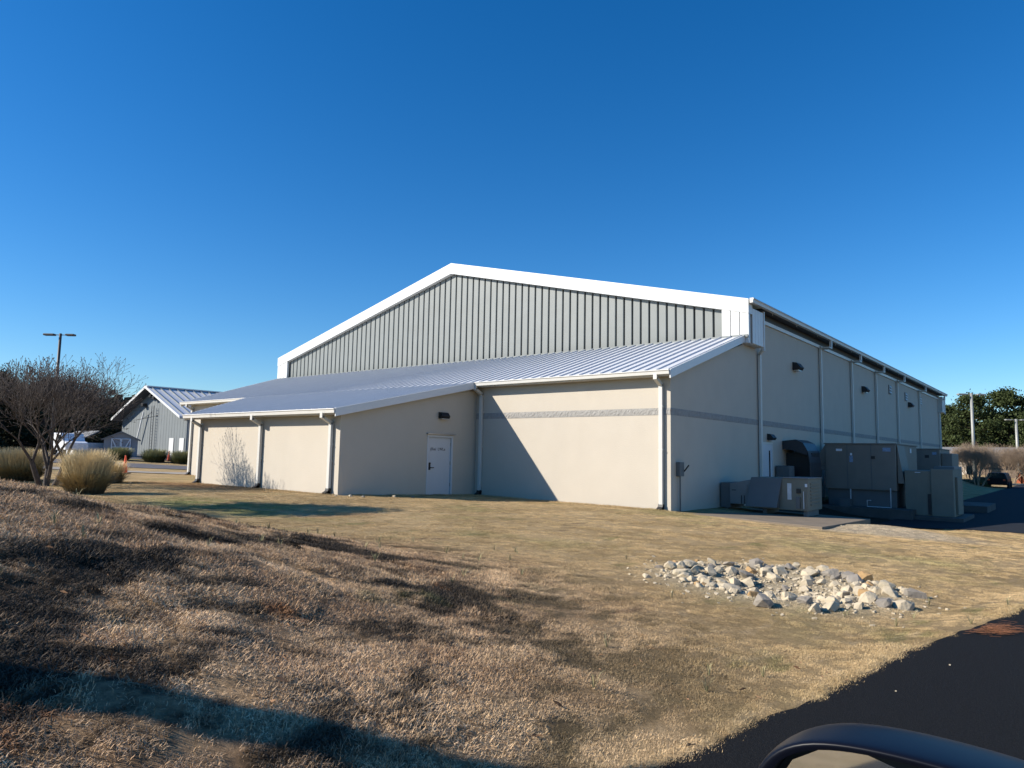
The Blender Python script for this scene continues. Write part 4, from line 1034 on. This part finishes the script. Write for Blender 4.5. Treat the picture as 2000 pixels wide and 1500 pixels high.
# distant woods closing the horizon
def woods(name, pts, lab, mt, seed):
    r = random.Random(seed); V = []; F = []
    for x, y, H_ in pts:
        for _ in range(420):
            c = Vector((x+r.gauss(0, 4.5), y+r.gauss(0, 4.5), -2.5+H_*r.random()**.7)); n_ = Vector((r.gauss(0, 1), r.gauss(0, 1), r.gauss(.4, 1))).normalized(); o = n_.orthogonal().normalized(); q = n_.cross(o); s = r.uniform(.5, 1.3); b = len(V)
            V += [tuple(c+o*s), tuple(c+q*s*.7), tuple(c-o*s), tuple(c-q*s*.7)]; F.append((b, b+1, b+2, b+3))
    me = bpy.data.meshes.new(name); me.from_pydata(V, [], F); me.materials.append(mt)
    return tag(link_mesh(name, me, None), lab, 'woods', kind='stuff')
woods('distant_woods', [(x, 165+random.uniform(-6, 6), random.uniform(9, 13)) for x in range(-45, 60, 6)], 'distant dark woods behind the car park pines', M['pine1'], 1)
woods('distant_woods', [(-125+random.uniform(-5, 5), y, random.uniform(8, 11)) for y in range(-25, 75, 6)], 'distant dark woods behind the left yard', M['pine2'], 2)

# ------------------------------------------------------------------ far things on the right
wl = thing('brick_wall', (-3, 101.5, LOT_Z), 'low red brick wall with piers at the far right', 'wall')
MB().box(-6.4, 6, 101.3, 101.6, LOT_Z-.2, LOT_Z+1.05).build('wall', M['brick'], wl)
for x in (-6.5, -4.1, -1.6, 1.0, 3.6): MB().box(x-.22, x+.22, 101.1, 101.8, LOT_Z-.2, LOT_Z+1.35).build('pier', M['brick'], wl)
MB().box(-6.45, 6.05, 101.22, 101.68, LOT_Z+1.052, LOT_Z+1.13).build('coping', M['concrete'], wl)
fb = thing('far_building', (-9, 118, LOT_Z), 'low cream building with dark roof among the far trees', 'building')
MB().box(-18, -13.2, 116, 124, LOT_Z-.3, LOT_Z+3.2).build('wall', M['cream'], fb); MB().box(-13.198, 8, 117.2, 124, LOT_Z-.3, LOT_Z+3.2).build('wall', M['wood'], fb)  # wall right of the cream part coloured dark to imitate porch shade
MB().prism([(-17, 115, LOT_Z+3.21), (-17, 120, LOT_Z+4.6), (-17, 125, LOT_Z+3.21)], (26, 0, 0)).build('roof', M['shedroof'], fb)
for x in (-10, -7, -4, -1, 2): MB().box(x-.5, x+.5, 117.15, 117.199, LOT_Z+1, LOT_Z+2.3).build('window', M['glass'], fb)
def shrub(x, y, rx, rz_, lab):
    T = thing('round_shrub', (x, y, LOT_Z), lab, 'shrub', 'dark clipped shrubs'); r = random.Random(int(x*10)); V = []; F = []
    for _ in range(900):
        v = Vector((r.gauss(0, 1), r.gauss(0, 1), r.gauss(0, 1))).normalized()*r.uniform(.8, 1.03); p = Vector((v.x*rx, v.y*rx, max(0, rz_*.85+v.z*rz_))); o = v.orthogonal().normalized(); q = v.cross(o); s = .11; b = len(V)
        V += [tuple(p+o*s), tuple(p+q*s), tuple(p-o*s), tuple(p-q*s)]; F.append((b, b+1, b+2, b+3))
    me = bpy.data.meshes.new('foliage'); me.from_pydata(V, [], F); me.materials.append(M['shrub']); link_mesh('foliage', me, None, T)
shrub(-8.2, 82.2, .85, .55, 'dark round shrub at the foot of the nearer lamp post'); shrub(-9.6, 83.5, .7, .4, 'low dark shrub left of the nearer lamp post')
def parked(x, y, mt, lab):
    z = LOT_Z; T = thing('parked_car', (x, y, z), lab, 'car')
    MB().prism([(x-.85, y, z+.3), (x+.85, y, z+.3), (x+.88, y, z+.85), (x+.66, y, z+1.45), (x-.66, y, z+1.45), (x-.88, y, z+.85)], (0, 4.2, 0)).build('body', mt, T, bevel=.12)
    MB().prism([(x-.72, y-.01, z+.95), (x+.72, y-.01, z+.95), (x+.58, y-.01, z+1.36), (x-.58, y-.01, z+1.36)], (0, .02, 0)).build('rear_window', M['glass'], T)
    for s_ in (-1, 1):
        MB().box(x+s_*.62-.1, x+s_*.62+.1, y-.03, y+.02, z+.7, z+.85).build('tail_light', M['orange'], T)
        for yy in (.8, 3.3): MB().tube([(x+s_*.86-.1, y+yy, z+.33), (x+s_*.86+.1, y+yy, z+.33)], .33, 14).build('wheel', M['tyre'], T)
parked(-6.95, 81.5, M['navy'], 'dark parked car at the far side of the car park')
sg = thing('sign_post', (-9.05, 81.2, LOT_Z), 'small dark brown sign on a post beside the nearer lamp post', 'sign')
MB().box(-9.09, -9.01, 81.18, 81.26, LOT_Z, LOT_Z+1.9).build('post', M['wood'], sg); MB().box(-9.3, -8.8, 81.12, 81.178, LOT_Z+1.25, LOT_Z+2.05).build('board', M['wood'], sg)

# timber post outside the left edge: its shadow crosses the near bank
pb = (-2.72-.643*5.6, 1.75-.766*5.6); pz = tz(*pb)
ptop = -1.38 + (5.6+1.6)*.605
po = thing('timber_post', (pb[0], pb[1], pz), 'thick weathered timber post on the mound outside the left edge', 'post')
MB().tube([(pb[0], pb[1], pz-.3), (pb[0], pb[1], ptop)], [.15, .14], 14).build('shaft', M['wood'], po, smooth=True)
MB().tube([(pb[0], pb[1], ptop), (pb[0], pb[1], ptop+.05)], [.165, .1], 14).build('cap', M['wood'], po)

# pine straw and debris on the road edge
b = MB(); r = random.Random(4)
for _ in range(260):
    y = 7.75+r.gauss(0, .14); x = float(xedge(y))+.03+abs(r.gauss(0, .10)); a = r.gauss(.5, .5); L = r.uniform(.05, .12); z = float(roadz(y))+.018+r.uniform(.002, .02)
    c, s_ = math.cos(a)*L, math.sin(a)*L; b.add([(x, y-.003, z), (x+c, y+s_-.003, z+.004), (x+c, y+s_+.003, z+.004), (x, y+.003, z)], [(0, 1, 2, 3)])
tag(b.build('pine_straw', M['plank']), 'orange pine straw drifted on the asphalt edge', 'pine straw', kind='stuff')
b = MB()
for _ in range(14):
    y = r.uniform(3, 9.5); x = float(xedge(y))+abs(r.gauss(.0, 1.2)); s = r.uniform(.002, .006); z = float(roadz(y))+.017
    b.box(x-s, x+s, y-s, y+s*1.6, z, z+s)
tag(b.build('road_grit', rockmats[0]), 'scattered pale grit on the asphalt', 'grit', kind='stuff')

# ------------------------------------------------------------------ the car the picture is taken from
C = thing('car', (.85, 0, -1.48), 'dark blue car whose door mirror shows at the lower right corner', 'car')
# mirror housing: rounded shell open towards the driver
def ring(y, sc_, ox=0., oz=0.):
    pts = [(-.245, -.285), (-.242, -.255), (-.226, -.228), (-.200, -.212), (-.165, -.205), (-.12, -.203), (-.06, -.205), (-.01, -.212), (.02, -.235), (.022, -.33), (-.02, -.375), (-.15, -.385), (-.22, -.365), (-.243, -.325)]
    cx_, cz_ = -.11, -.295
    return [(cx_+(x-cx_)*sc_+ox+.008, y+.006, cz_+(z-cz_)*sc_+oz-.011) for x, z in pts]
rings = [ring(.600, .93), ring(.597, .985), ring(.605, 1.0), ring(.635, 1.0), ring(.675, .95), ring(.71, .80), ring(.735, .50)]
b = MB(); n_ = 14
for rg in rings: b.v += rg
for j in range(len(rings)-1):
    for i in range(n_): b.f.append((j*n_+i, j*n_+(i+1) % n_, (j+1)*n_+(i+1) % n_, (j+1)*n_+i))
b.f.append(tuple((len(rings)-1)*n_+i for i in range(n_)))
mh = b.build('mirror_housing', M['navy'], C, smooth=True)
md = mh.modifiers.new('subd', 'SUBSURF'); md.levels = md.render_levels = 2
b = MB(); inner = [ring(.600, .93), ring(.622, .91)]
for rg in inner: b.v += rg
for i in range(n_): b.f.append((i, (i+1) % n_, n_+(i+1) % n_, n_+i))
b.f.append(tuple(n_+i for i in range(n_))); b.build('mirror_bezel', M['black'], mh)
b = MB(); g_ = ring(.614, .87); b.v = [(x, y+(x+.11)*.03+(z+.295)*.14, z) for x, y, z in g_]; b.f = [tuple(range(n_))]; b.build('mirror_glass', M['chrome'], mh)
MB().prism([(-.02, .62, -.36), (.08, .62, -.36), (.08, .70, -.36), (-.02, .70, -.36)], (0, 0, .06)).build('mirror_arm', M['black'], C, bevel=.01)
prof = [(-2.2, -1.2), (2.3, -1.2), (2.35, -.85), (2.2, -.72), (1.0, -.58), (.75, -.42), (-1.8, -.42), (-2.2, -.62)]
MB().prism([(.05, y, z) for y, z in prof], (1.7, 0, 0)).build('body', M['navy'], C, bevel=.06)
for x in (.14, 1.66):
    for y in (-1.4, 1.45):
        w_ = MB().tube([(x-.11, y, -1.16), (x+.11, y, -1.16)], .325, 20).build('wheel', M['tyre'], C)
        MB().tube([(x-.115, y, -1.16), (x+.115, y, -1.16)], .2, 12).build('rim', M['metal'], w_)
